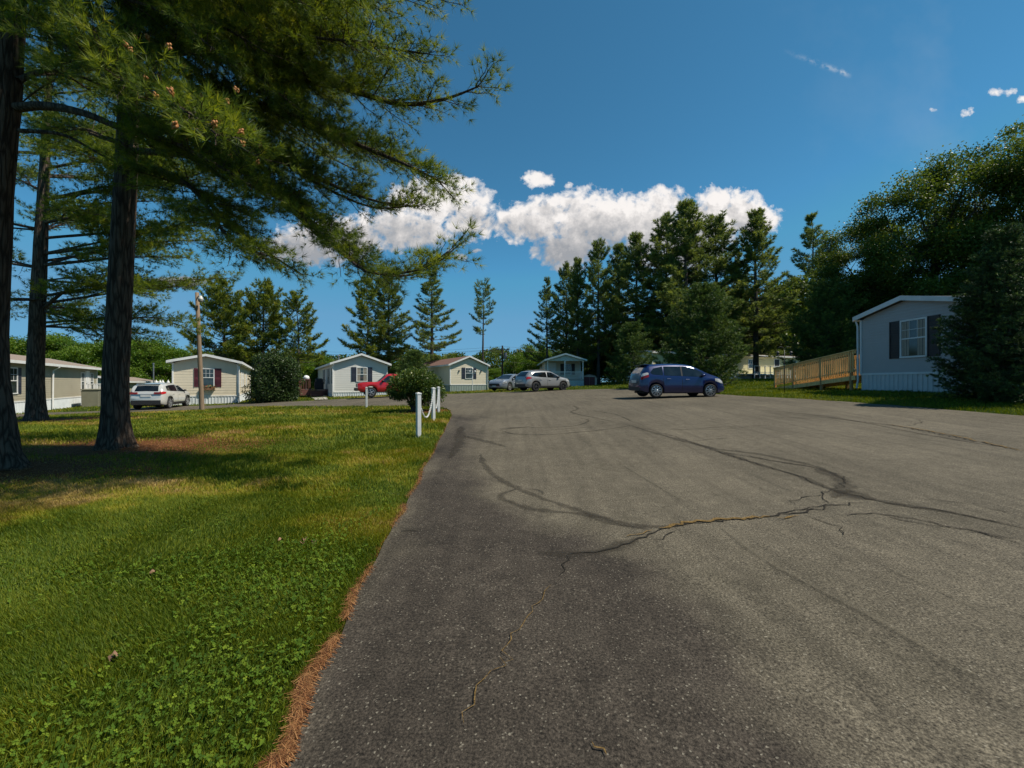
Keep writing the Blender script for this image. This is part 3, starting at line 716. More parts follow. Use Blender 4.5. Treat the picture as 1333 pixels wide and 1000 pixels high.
        if sh is not None:
            sw = o.get('sw', .38)
            for a, b_ in ((u0 - t - sw - .01, u0 - t - .01), (u1 + t + .01, u1 + t + sw + .01)):
                g = Geo(); fbox(g, face, a, b_, z0 - t, z1 + t, .0, .028)
                n = int((z1 - z0) / .09)
                for k in range(n):
                    zz = z0 + (k + .5) * (z1 - z0) / n
                    if abs(zz - zm) > .06: fbox(g, face, a + .045, b_ - .045, zz - .022, zz + .022, .028, .044)
                for e0, e1 in ((a, a + .04), (b_ - .04, b_)): fbox(g, face, e0, e1, z0 - t, z1 + t, .0285, .05)
                g.build('shutter', sh, R_)
    for dr in doors:
        face, u0, u1, z0, z1, dm = dr
        g = Geo(); fbox(g, face, u0, u1, z0, z1, .0, .045)
        for (a, b_) in ((.1, .42), (.58, .9)):
            for (c, d) in ((.08, .45), (.55, .92)):
                fbox(g, face, u0 + (u1 - u0) * a, u0 + (u1 - u0) * b_, z0 + (z1 - z0) * c, z0 + (z1 - z0) * d, .045, .055)
        do = g.build('door', dm, R_)
        g = Geo(); fbox(g, face, u0 + .05, u0 + .1, z0 + .95, z0 + 1.03, .045, .1); g.build('handle', M_METAL, do)
        g = Geo(); fbox(g, face, u0 - .08, u0, z0, z1, 0, .05); fbox(g, face, u1, u1 + .08, z0, z1, 0, .05); fbox(g, face, u0 - .08, u1 + .08, z1, z1 + .08, 0, .05); g.build('door_frame', trim_m, do)
    if gutters:
        g = Geo(); g.tube([(W + over * .9, -.12, eave - .02), (W + .1, -.1, eave - .28), (W + .085, -.1, skirt - .3), (W + .12, -.12, .12)], .035, 6) if gutters != 'left' else \
            g.tube([(-over * .9, -.12, eave - .02), (-.1, -.1, eave - .28), (-.085, -.1, skirt - .3), (-.12, -.12, .12)], .035, 6)
        g.build('downspout', trim_m, R_)
    return R_

def vec_rot(rz, x, y): return np.array([math.cos(rz) * x - math.sin(rz) * y, math.sin(rz) * x + math.cos(rz) * y])
RZ = math.radians(28.6)
S_BEIGE = siding('beige_siding', (.64, .56, .42)); S_GREY = siding('pale_grey_siding', (.62, .61, .57)); S_CREAM = siding('cream_siding', (.66, .59, .45))
S_TAN = siding('taupe_siding', (.38, .34, .25)); S_BLUE = siding('blue_grey_siding', (.37, .37, .375)); S_YEL = siding('pale_yellow_siding', (.70, .62, .36)); S_PORCH = siding('ivory_siding', (.56, .52, .42))
SK_BLUE = paint('pale_blue_skirting', (.52, .54, .55), .6, .08, 3); SK_GREEN = paint('grey_green_skirting', (.28, .33, .29), .6, .1, 3)

# beige home with maroon shutters
h2 = house('mobile_home', 'beige mobile home with maroon window shutters behind the utility pole', (-24.75, 31.4), RZ, 4.0, 17, -.12, .62, 3.12, .23, S_BEIGE, M_WHITE2, M_ROOF, M_WHITE,
      [('front', 1.75, 2.45, 1.35, 2.62, M_RED, {'sw': .42}), ('right', 3.2, 3.9, 1.3, 2.6), ('right', 5.2, 5.9, 1.3, 2.6), ('right', 9.5, 10.4, 1.3, 2.6)], course=.2)
g = Geo(); g.box(1.72, 2.55, -.26, -.06, 1.06, 1.24); fb = g.build('flower_box', woodmat('planter_brown', (.20, .10, .05)), h2)
g = Geo(); r0 = np.random.default_rng(2)
for k in range(160):
    c = np.array([r0.uniform(1.72, 2.55), r0.uniform(-.28, -.08), r0.uniform(1.22, 1.38)]); d = r0.normal(size=3) * .05; e = r0.normal(size=3) * .04
    g.add([c, c + d, c + d + e, c + e], [(0, 1, 2, 3)], m=int(k % 3 == 0))
g.build('flowers', [paint('planter_leaves', (.06, .09, .02), .7), paint('orange_flowers', (.35, .10, .03), .7)], fb)
# pale grey home with slate shutters
h3 = house('mobile_home', 'pale grey mobile home with slate shutters behind the red pickup truck', (-16.0, 38.6), RZ, 4.7, 19, .2, .45, 3.0, .34, S_GREY, M_WHITE2, M_ROOF, M_WHITE,
      [('front', 2.0, 2.85, 1.45, 2.65, M_BLUESH, {'sw': .42, 'curtain': 1}), ('left', 17.6, 18.3, 1.2, 2.6, M_BLUESH, {'sw': .3}), ('left', 14.4, 15.1, 1.2, 2.6, M_BLUESH, {'sw': .3}), ('left', 9.5, 10.2, 1.2, 2.6, M_BLUESH, {'sw': .3})],
      [('left', 12.0, 12.9, .5, 2.55, M_WHITE)], course=.2, gutters='left')
# cream home with brown roof
h4 = house('mobile_home', 'cream mobile home with brown shingle roof and dark shutters', (-6.9, 48.0), RZ, 4.5, 19, .42, .85, 3.05, .40, S_CREAM, SK_GREEN, M_ROOFB, M_WHITE,
      [('front', 1.85, 2.7, 1.55, 2.72, M_BLUESH, {'sw': .4, 't': .05})], course=.2, over=.28)
for u in (1.05, 3.75):
    g = Geo(); g.box(u - .03, u + .03, -.12, -.02, 2.25, 2.5); g.build('wall_lamp', M_BLACK, h4)
# taupe long home on the left: right face is the long wall
lx = vec_rot(math.radians(31.3), 1, 0); o1 = np.array([-27.3, 21.8]) - lx * 6.5
h1 = house('mobile_home', 'taupe double width mobile home behind the pine trunks', o1, math.radians(31.3), 6.5, 20.5, -.42, .78, 3.15, .22, S_TAN, M_WHITE2, M_ROOFT, M_WHITE,
      [('right', 3.4, 4.7, 1.3, 2.75, M_BLUESH, {'sw': .45}), ('right', 16.2, 16.9, 1.3, 2.7), ('right', 18.6, 19.3, 1.3, 2.7)], [('right', 17.3, 18.2, .85, 2.85, M_WHITE)], course=.15, over=.4)
g = Geo(); g.tube([(6.95, 9.9, 3.0), (6.62, 9.9, 2.75), (6.6, 9.9, .15)], .05, 6); g.build('downspout', M_WHITE, h1)
g = Geo(); g.box(6.5, 7.0, 16.9, 18.8, .0, .8); g.box(7.0, 7.9, 16.9, 18.8, 0, .78)
for k in range(4): g.box(7.9 + k * .26, 8.16 + k * .26, 17.2, 18.5, -.1, .62 - k * .2)
g.build('stoop', paint('concrete_stoop', (.33, .31, .27), .9), h1)
for y in (16.95, 18.75):
    g = Geo()
    for x in (6.75, 7.3, 7.86): g.box(x - .03, x + .03, y - .03, y + .03, .78, 1.75)
    g.box(6.7, 7.9, y - .03, y + .03, 1.75, 1.82); g.box(6.7, 7.9, y - .02, y + .02, .95, 1.0)
    for k in range(8): g.box(6.8 + k * .14, 6.83 + k * .14, y - .015, y + .015, 1.0, 1.75)
    g.build('railing', M_WHITE, h1)
o1b = np.array([-41.2, 46.0]) - lx * 5
house('mobile_home', 'grey brown mobile home with low roof showing above the white car', o1b, math.radians(31.3), 5, 17, -1.2, .6, 2.75, .2, S_TAN, M_WHITE2, M_ROOFT, M_WHITE,
      [('right', 5, 5.9, 1.2, 2.3), ('right', 10, 10.9, 1.2, 2.3)], course=.2, gutters=False)
# pale yellow long home behind the spruces
th = math.radians(114.0)
h7 = house('mobile_home', 'pale yellow long mobile home partly hidden behind the round spruce', (37.4, 56.0), th, 4.3, 24.5, 1.95, .55, 2.75, .12, S_YEL, M_WHITE2, M_ROOFT, M_WHITE,
      [('left', 22.6, 23.8, 1.45, 2.3), ('left', 14.9, 15.9, 1.3, 2.3), ('left', 4.0, 5.0, 1.3, 2.3)], [('left', 19.6, 20.5, .6, 2.45, M_BLACK)], course=.22, gutters=False, vent=False)
g = Geo()
for k in range(9): g.box(-2.2 + .0, -2.12, 4.2 + k * .9, 4.28 + k * .9, .0, 1.5)
g.box(-2.2, -2.12, 4.2, 11.5, 1.42, 1.5); g.box(-2.19, -2.13, 4.2, 11.5, .7, .76); g.box(-2.2, 0, 4.2, 11.5, .45, .58)
g.build('porch', M_WHITE2, h7)
# blue grey home on the right
h8 = house('mobile_home', 'blue grey mobile home with black shutters beside the wooden ramp', (15.2, 18.7), -PI / 2, 4.2, 17, 1.13, .74, 3.1, .21, S_BLUE, SK_BLUE, M_ROOF, M_WHITE2,
      [('front', 1.95, 2.92, 1.38, 2.72, M_BLACK, {'sw': .46, 'curtain': 1})], course=.115, over=.2, gutters='left', lap=.017)

# small home with a covered porch
M_TEAL = paint('pale_teal_trim', (.50, .60, .60), .55, .06)
h5 = house('porch_home', 'small ivory mobile home with covered white front porch', (4.05, 52.0), 0.0, 4.2, 14, 1.0, .85, 3.05, .30, S_PORCH, M_WHITE2, M_ROOF, M_TEAL,
      [('front', 1.75 + .55, 2.75 + .3, 1.5, 2.7, M_BLACK, {'sw': .42})], [('front', .35, 1.2, .9, 2.85, M_WHITE)], course=.2, vent=False, gutters=False)
g = Geo()
g.box(0, 4.2, -2.4, -.06, .72, .85); P0 = g.build('porch_floor', paint('porch_boards', (.3, .3, .28), .7), h5)
g = Geo()
for k in range(21): g.box(k * .2, k * .2 + .185, -2.43, -2.40, -.3, .72); 
for k in range(12): g.box(-.03, 0, -2.4 + k * .2, -2.215 + k * .2, -.3, .72); g.box(4.2, 4.23, -2.4 + k * .2, -2.215 + k * .2, -.3, .72)
g.build('skirting', paint('pale_teal_skirt', (.40, .52, .53), .6, .06), h5)
for x in (.06, 2.05, 4.14):
    g = Geo(); g.box(x - .06, x + .06, -2.38, -2.26, .85, 2.98); g.box(x - .08, x + .08, -2.4, -2.24, 2.86, 2.98); g.build('porch_post', M_WHITE, h5)
g = Geo()
g.box(.12, 4.08, -2.35, -2.29, 1.68, 1.76); g.box(.12, 4.08, -2.34, -2.30, .98, 1.03)
for k in range(33): g.box(.2 + k * .118, .225 + k * .118, -2.335, -2.305, 1.03, 1.68)
for x in (.06, 4.14):
    g.box(x - .02, x + .02, -2.25, -.06, 1.68, 1.76); 
    for k in range(16): g.box(x - .012, x + .012, -2.2 + k * .13, -2.175 + k * .13, .9, 1.68)
g.build('railing', M_WHITE, h5)
g = Geo(); W = 4.2; pk = 3.05 + 2.1 * .3
for sx in (-1, 1):
    xe = -.32 if sx < 0 else W + .32; ze = 3.05 - .32 * .3
    P = [(xe, ze + .17), (2.1, pk + .17), (2.1, pk + .05), (xe, ze + .05)]; g.prism(P if sx < 0 else P[::-1], -2.75, -.35)
pr = g.build('porch_roof', M_ROOF, h5, fixn=True)
g = Geo()
for sx in (-1, 1):
    xe = -.34 if sx < 0 else W + .34; ze = 3.05 - .34 * .3
    P = [(xe, ze + .19), (2.1, pk + .19), (2.1, pk), (xe, ze)]; g.prism(P if sx < 0 else P[::-1], -2.78, -2.75)
    x0 = -.36 if sx < 0 else W + .321; g.box(x0, x0 + .039, -2.75, -.35, ze - .01, ze + .16)
g.prism([(0, 3.05), (2.1, pk - .01), (4.2, 3.05)][::-1], -2.42, -2.36); g.box(0, 4.2, -2.4, -2.25, 2.98, 3.1)
g.build('porch_gable', M_TEAL, pr, fixn=True)

# ------------------------------------------------------------------ wooden ramp at the right house
M_PINE = woodmat('pressure_treated_pine', (.72, .48, .20)); M_PINED = woodmat('pine_post', (.38, .22, .085))
rp = empty('wooden_ramp', (15.05, 24.6, 1.13)); tag(rp, 'new pine wheelchair ramp with slatted railing rising to the blue grey home', 'ramp')
Lr = 5.75
def rz_(t): return .06 + .62 * t
def rampside(x):
    for t in (0.0, .28, .64, .96):
        y = -Lr * t; zz = rz_(t); g = Geo(); g.bevbox(x - .055, x + .055, y - .055, y + .055, -.25, zz + 1.13, .012); g.build('post', M_PINED, rp)
    g = Geo(); g.bar((x, 0, rz_(0) + 1.03), (x, -Lr, rz_(1) + 1.03), .05, .12); g.bar((x, .1, rz_(0) + 1.115), (x, -Lr, rz_(1) + 1.115), .15, .04); g.build('hand_rail', M_PINE, rp)
    g = Geo(); g.bar((x, 0, rz_(0) + .22), (x, -Lr, rz_(1) + .22), .045, .09)
    n = 44
    for k in range(n):
        t = (k + .5) / n; y = -Lr * t; g.box(x - .065, x - .03, y - .022, y + .022, rz_(t) + .14, rz_(t) + 1.05)
    g.build('balustrade', M_PINE, rp)
rampside(0.0); rampside(1.25)
g = Geo(); n = 40
for k in range(n):
    t0, t1 = k / n, (k + .9) / n
    g.add([(-.04, -Lr * t0, rz_(t0)), (1.29, -Lr * t0, rz_(t0)), (1.29, -Lr * t1, rz_(t1)), (-.04, -Lr * t1, rz_(t1)),
           (-.04, -Lr * t0, rz_(t0) - .04), (1.29, -Lr * t0, rz_(t0) - .04), (1.29, -Lr * t1, rz_(t1) - .04), (-.04, -Lr * t1, rz_(t1) - .04)], [(3, 2, 1, 0), (4, 5, 6, 7), (0, 1, 5, 4), (1, 2, 6, 5), (2, 3, 7, 6), (3, 0, 4, 7)])
for x in (-.02, 1.27): g.bar((x, .25, rz_(-.04) - .08), (x, -Lr, rz_(1) - .1), .05, .19)
g.add([(-.04, .0, .06), (1.29, .0, .06), (1.29, .9, -.06), (-.04, .9, -.06)], [(0, 1, 2, 3)])
g.build('deck', M_PINE, rp)

# ------------------------------------------------------------------ posts and chains
M_POST = paint('white_post', (.56, .57, .56), .6, .1, 6, dirt=(.30, .30, .26)); M_CHAIN = paint('white_chain', (.6, .6, .58), .5)
posts = [((-2.13, 9.8), 1.05, 35, 'nearest white wooden bollard, standing apart at the lawn edge'), ((-2.43, 13.3), 1.06, 38, 'middle white bollard beside the bush with chain on both sides'),
         ((-2.84, 16.6), 1.02, 30, 'weathered white bollard half behind the round bush'), ((-7.1, 21.0), 1.05, 20, 'lone white bollard in front of the red pickup truck')]
tops = []
for (p, h, rot, lab) in posts:
    o = empty('bollard', (p[0], p[1], G(*p) - .02), math.radians(rot)); tag(o, lab, 'bollard', 'white bollards along the lawn edge')
    g = Geo(); g.bevbox(-.048, .048, -.048, .048, -.1, h - .05, .008); g.build('shaft', M_POST, o)
    g = Geo(); v = [(-.056, -.056, h - .05), (.056, -.056, h - .05), (.056, .056, h - .05), (-.056, .056, h - .05), (-.056, -.056, h - .025), (.056, -.056, h - .025), (.056, .056, h - .025), (-.056, .056, h - .025), (0, 0, h)]
    g.add(v, [(3, 2, 1, 0), (0, 1, 5, 4), (1, 2, 6, 5), (2, 3, 7, 6), (3, 0, 4, 7)], [(4, 5, 8), (5, 6, 8), (6, 7, 8), (7, 4, 8)]); g.build('cap', M_POST, o)
    tops.append(np.array([p[0], p[1], G(*p) + h - .14]))
for a, b_, lab in ((0, 1, 'white chain sagging between the nearest two bollards'), (1, 2, 'white chain sagging between the middle and the weathered bollard')):
    g = Geo(); n = 64; P = []
    for k in range(n + 1):
        t = k / n; p = tops[a] * (1 - t) + tops[b_] * t; p[2] -= .62 * (1 - (2 * t - 1) ** 2); P.append(p)
    for k in range(n):
        d = P[k + 1] - P[k]; L_ = np.linalg.norm(d); d /= L_; s = np.cross(d, UP); s /= np.linalg.norm(s); s = s if k % 2 else np.cross(s, d); c = (P[k] + P[k + 1]) / 2
        ring = [c + d * math.cos(q) * L_ * .72 + s * math.sin(q) * .02 for q in np.linspace(0, 2 * PI, 9)]
        g.tube(ring, .007, 4, cap=False)
    ch = g.build('chain', M_CHAIN, smooth=True); tag(ch, lab, 'chain', 'white chains between the bollards')

# utility pole with lamp
up = empty('utility_pole', (*hit(263, 534.5), G(*hit(263, 534.5)))); tag(up, 'tall brown wooden utility pole with a lamp near its top', 'utility pole')
ux, uy = up.location.x, up.location.y
g = Geo(); hh = 7.05 + (EYE - up.location.z - 1.5) * 0
ptop = P3(256.5, 381, uy + .1) - np.array([ux, uy, up.location.z])
rr = np.random.default_rng(5)
g.tube([(0, 0, -.3), (0, 0, 0), tuple(ptop * .33), tuple(ptop * .66), tuple(ptop)], [.125, .122, .112, .10, .09], 14, noise=.02, rng=rr); g.build('pole', woodmat('weathered_pole', (.22, .155, .10), .9, 9), up, smooth=True)
c = ptop + np.array([0, 0, -.3]); g = Geo(); g.tube([c, c + np.array([.18, -.12, .1]), c + np.array([.34, -.22, .02])], .025, 8); la = g.build('lamp_arm', M_METAL, up, smooth=True)
g = Geo(); g.lathe([(0, .10), (.05, .10), (.075, .05), (.10, -.02), (.13, -.06), (.12, -.10)], c + np.array([.36, -.23, -.02]), 14); g.build('lamp_head', paint('lamp_grey', (.55, .55, .5), .4), up, smooth=True)
g = Geo(); g.lathe([(.115, -.10), (.12, -.17), (.09, -.23), (0, -.25)], c + np.array([.36, -.23, -.02]), 14); g.build('lamp_lens', glassmat('lamp_lens', (.3, .3, .27), .2), up, smooth=True)
# far pole and wires
fp = P3(654, 505, 62); fz = G(fp[0], fp[1])
o = empty('utility_pole', (fp[0], fp[1], fz)); tag(o, 'far dark utility pole with crossarm and transformer beside the thin pine', 'utility pole')
ht = P3(654, 450, 62)[2] - fz
g = Geo(); g.tube([(0, 0, -.3), (0, 0, ht)], [.16, .11], 10); g.build('pole', barkmat('dark_pole', (.05, .04, .035), (.09, .075, .06)), o)
g = Geo(); g.box(-1.0, 1.0, -.06, .06, ht - .65, ht - .53); g.build('crossarm', barkmat('dark_pole2', (.05, .04, .035), (.09, .075, .06)), o)
g = Geo(); g.lathe([(0, 0), (.22, 0), (.24, .1), (.24, .75), (.2, .85), (0, .9)], (.42, -.1, ht - 1.9), 12); g.build('transformer', paint('transformer_grey', (.14, .15, .16), .5), o, smooth=True)
g = Geo()
for (z, x) in ((ht - .1, 0), (ht - .5, -.9), (ht - .5, .9), (ht - 2.3, 0)):
    for sgn, far in ((-1, (-44, 70)), (1, (40, 74))):
        a = np.array([fp[0] + x, fp[1], fz + z]); b_ = np.array([far[0], far[1], fz + z + .6]); P = []
        for t in np.linspace(0, 1, 14): p = a * (1 - t) + b_ * t; p[2] -= .9 * (1 - (2 * t - 1) ** 2); P.append(p)
        g.tube(P, .011, 4, cap=False)
wi = g.build('wire', M_BLACK); wi.parent = None; tag(wi, 'thin overhead wires strung across behind the far homes', 'wires')

# shepherd hook with feeders
p = hit(1021, 512); o = empty('feeder_pole', (p[0], p[1], G(*p))); tag(o, 'thin black shepherd hook with two small feeders in front of the ramp', 'feeder pole')
g = Geo(); hz = 2.05
g.tube([(0, 0, -.1), (0, 0, hz)], .016, 8)
for s in (-1, 1):
    g.tube([(0, 0, hz - .1)] + [(s * (.17 - .17 * math.cos(q)), 0, hz - .02 + .17 * math.sin(q)) for q in np.linspace(0, PI * .95, 9)], .011, 6)
g.build('hook', M_BLACK, o, smooth=True)
for s in (-1, 1):
    g = Geo(); g.lathe([(0, .0), (.075, 0), (.08, .03), (.045, .04), (.045, .15), (.09, .16), (.02, .21), (0, .21)], (s * .31, 0, hz - .28), 10); g.tube([(s * .31, 0, hz - .07), (s * .33, 0, hz - .0)], .006, 4); g.build('feeder', M_BLACK, o)

# lamp post by the cream home
p = hit(615, 511.5); p = np.array([(615 - 666.5) / FOC * 45.5, 45.5]); z = G(*p); o = empty('lamp_post', (p[0], p[1], z)); tag(o, 'slim white lamp post in front of the cream home window', 'lamp post')
g = Geo(); hp = 2.2; g.tube([(0, 0, -.1), (0, 0, .1), (0, 0, .12), (0, 0, hp)], [.06, .06, .04, .035], 10); g.build('shaft', M_WHITE, o)
g = Geo(); g.box(-.28, .28, -.025, .025, hp - .35, hp - .30); g.build('crossbar', M_WHITE, o)
for x in (-.27, 0, .27):
    g = Geo(); g.lathe([(0, 0), (.05, .01), (.075, .12), (.085, .2), (.03, .27), (0, .3)], (x, 0, hp - (.28 if x else 0)), 10); g.build('lantern', M_WHITE, o, smooth=True)

# small red-doored shed
M_SHW = paint('shed_cream', (.40, .36, .31), .6); o = empty('garden_shed', (9.0, 50.0, G(9, 50)), math.radians(-6)); tag(o, 'small barn-roofed shed with dark red doors beside the porch home', 'shed')
o.location.z -= .1
g = Geo(); g.box(-.85, .85, 0, 1.6, 0, .95); g.prism([(-.85, .95), (-.62, 1.25), (0, 1.38), (.62, 1.25), (.85, .95)], 0, 1.6); g.build('wall', M_SHW, o, fixn=True)
g = Geo()
pr_ = [(-.92, .93), (-.66, 1.29), (0, 1.43), (.66, 1.29), (.92, .93)]
for k in range(4): a, b_ = pr_[k], pr_[k + 1]; g.bar((a[0], .78, a[1]), (b_[0], .78, b_[1]), 1.75, .03)
g.build('roof', paint('shed_roof', (.22, .2, .19), .8), o)
for s in (-1, 1):
    g = Geo(); x0, x1 = (-.62, -.01) if s < 0 else (.01, .62); g.box(x0, x1, -.035, -.002, .06, 1.12)
    g.box(x0 + .05, x1 - .05, -.05, -.035, .12, .17); g.box(x0 + .05, x1 - .05, -.05, -.035, 1.0, 1.05); g.build('door', paint('barn_red', (.10, .018, .022), .6), o)

# deck beside the grey home
M_REDW = woodmat('red_brown_deck', (.15, .055, .04)); dp = np.array([-16.0, 38.6]) + vec_rot(RZ, -2.5, 4.6); o = empty('side_deck', (dp[0], dp[1], .15), RZ); tag(o, 'red brown wooden deck with steps and railing beside the pale grey home', 'deck')
g = Geo()
for k in range(18): g.box(0, 2.45, k * .2, k * .2 + .185, .62, .66)
g.box(0, 2.45, 0, .04, .1, .6); g.box(0, .04, .04, 3.6, .1, .6); g.build('deck_floor', M_REDW, o)
g = Geo()
for k in range(3): g.box(.9, 2.0, -.3 * (k + 1), -.3 * k, 0, .55 - .18 * k)
g.build('steps', M_REDW, o)
g = Geo()
for (x, y) in ((.04, .04), (.04, 1.8), (.04, 3.5), (.85, .04)): g.box(x - .04, x + .04, y - .04, y + .04, .6, 1.65)
g.box(0, .08, 0, 3.55, 1.6, 1.67); g.box(0, .9, 0, .08, 1.6, 1.67)
for k in range(14): g.box(.025, .055, .1 + k * .25, .14 + k * .25, .7, 1.6)
for k in range(5): g.box(.1 + k * .15, .14 + k * .15, .025, .055, .7, 1.6)
g.build('railing', M_REDW, o)
q = dp + vec_rot(RZ, 1.75, 1.3); o = empty('grill', (q[0], q[1], .81), RZ); tag(o, 'dark covered grill standing on the red brown deck', 'grill')
g = Geo(); g.bevbox(-.42, .42, -.26, .26, 0, .75, .05); g.bevbox(-.36, .36, -.24, .24, .75, 1.1, .12); g.build('cover', paint('grill_cover', (.02, .02, .024), .7), o)
q = dp + vec_rot(RZ, .55, .55); o = empty('planter', (q[0], q[1], .81), RZ); tag(o, 'round white planter on a dark stand at the corner of the deck', 'planter')
g = Geo(); g.lathe([(0, 0), (.16, 0), (.1, .05), (.05, .1), (.05, .85), (.12, .9), (0, .9)], sides=10); g.build('stand', M_BLACK, o)
g = Geo(); g.lathe([(0, .9), (.16, .91), (.27, 1.02), (.3, 1.15), (.24, 1.3), (.1, 1.38), (0, 1.4)], sides=12); g.build('pot', M_WHITE, o, smooth=True)
# walk slab to the deck
g = Geo(); c = [hit(410, 521.2), hit(427, 520.7), np.array([-16, 38.6]) + vec_rot(RZ, -.35, 3.4), np.array([-16, 38.6]) + vec_rot(RZ, -1.7, 3.6)]
n = 8; V = []
for k in range(n + 1):
    t = k / n; a = c[0] * (1 - t) + c[3] * t; b_ = c[1] * (1 - t) + c[2] * t; V += [(a[0], a[1], G(*a) + .045), (b_[0], b_[1], G(*b_) + .045)]
g.add(V, [(2 * k, 2 * k + 1, 2 * k + 3, 2 * k + 2) for k in range(n)]); tag(g.build('path', paint('concrete', (.36, .33, .29), .9, .15, 6)), kind='structure')

# white picket posts behind the white car
for k, px in enumerate((203.5, 208.5, 212, 219)):
    q = P3(px, 495, 37 + k * .5); z = G(q[0], q[1]); o = empty('fence_post', (q[0], q[1], z)); tag(o, 'white fence post with pointed cap beyond the white car', 'fence post', 'white capped posts behind the white car')
    h = P3(px, 494.2, 37 + k * .5)[2] - z; g = Geo(); g.box(-.06, .06, -.06, .06, -.1, h - .3); g.build('shaft', M_WHITE, o)
    g = Geo(); g.lathe([(0, h - .3), (.12, h - .3), (.12, h - .24), (.09, h - .2), (.0, h)], sides=8); g.build('cap', M_WHITE, o)
# thin pale mast behind the white car
q = P3(200, 505, 44); z = G(q[0], q[1]); o = empty('vent_mast', (q[0], q[1], z)); tag(o, 'thin pale metal mast standing behind the white car', 'mast')
g = Geo(); h = P3(200, 474, 44)[2] - z; g.tube([(0, 0, -.2), (0, 0, h)], .055, 8); g.build('shaft', M_METAL, o)
g = Geo(); g.lathe([(.055, h - .02), (.09, h), (.09, h + .08), (0, h + .12)], sides=8); g.build('cap', M_METAL, o)
# grey utility box beside the stoop
q = np.array([-27.3, 21.8]) + vec_rot(math.radians(31.3), 1.2, 14.5); o = empty('utility_cabinet', (q[0], q[1], -.4), math.radians(31.3)); tag(o, 'olive grey storage cabinet in front of the taupe home', 'cabinet')
M_OL = paint('olive_grey', (.17, .165, .115), .7); g = Geo(); g.bevbox(-.5, .5, -1.1, 1.1, -.1, 1.3, .03); g.build('body', M_OL, o)
g = Geo(); g.bevbox(-.55, .55, -1.15, 1.15, 1.3, 1.38, .02); g.build('lid', M_OL, o)
# ------------------------------------------------------------------ vehicles
M_TYRE = paint('tyre_rubber', (.014, .014, .014), .85, .2, 20); M_ALLOY = paint('alloy', (.40, .40, .41), .3, .05, 5, metal=.7); M_DKAL = paint('dark_alloy', (.06, .06, .065), .35, .1, 5, metal=.6)
M_CLAD = paint('black_plastic', (.02, .02, .021), .65, .2); M_CARG = glassmat('car_glass', (.012, .016, .018), .03); M_CARGL = glassmat('tinted_glass', (.006, .007, .008), .03)
M_HEAD = glassmat('headlamp', (.35, .36, .37), .08); M_TAIL = glassmat('tail_lamp', (.28, .008, .008), .12); M_TAILW = glassmat('clear_lamp', (.5, .47, .45), .12)
M_PLATE = paint('number_plate', (.6, .6, .58), .5); M_UNDER = paint('underbody', (.012, .012, .012), .9)
def carpaint(n, c): return paint(n, c, .28, .03, 2, metal=.25, coat=1.0)

def lerp(tab, x): return float(np.interp(x, [t[0] for t in tab], [t[1] for t in tab]))
def smooth_tab(tab, n=7):
    p = smooth_line(tab, n); return [tuple(t) for t in p]

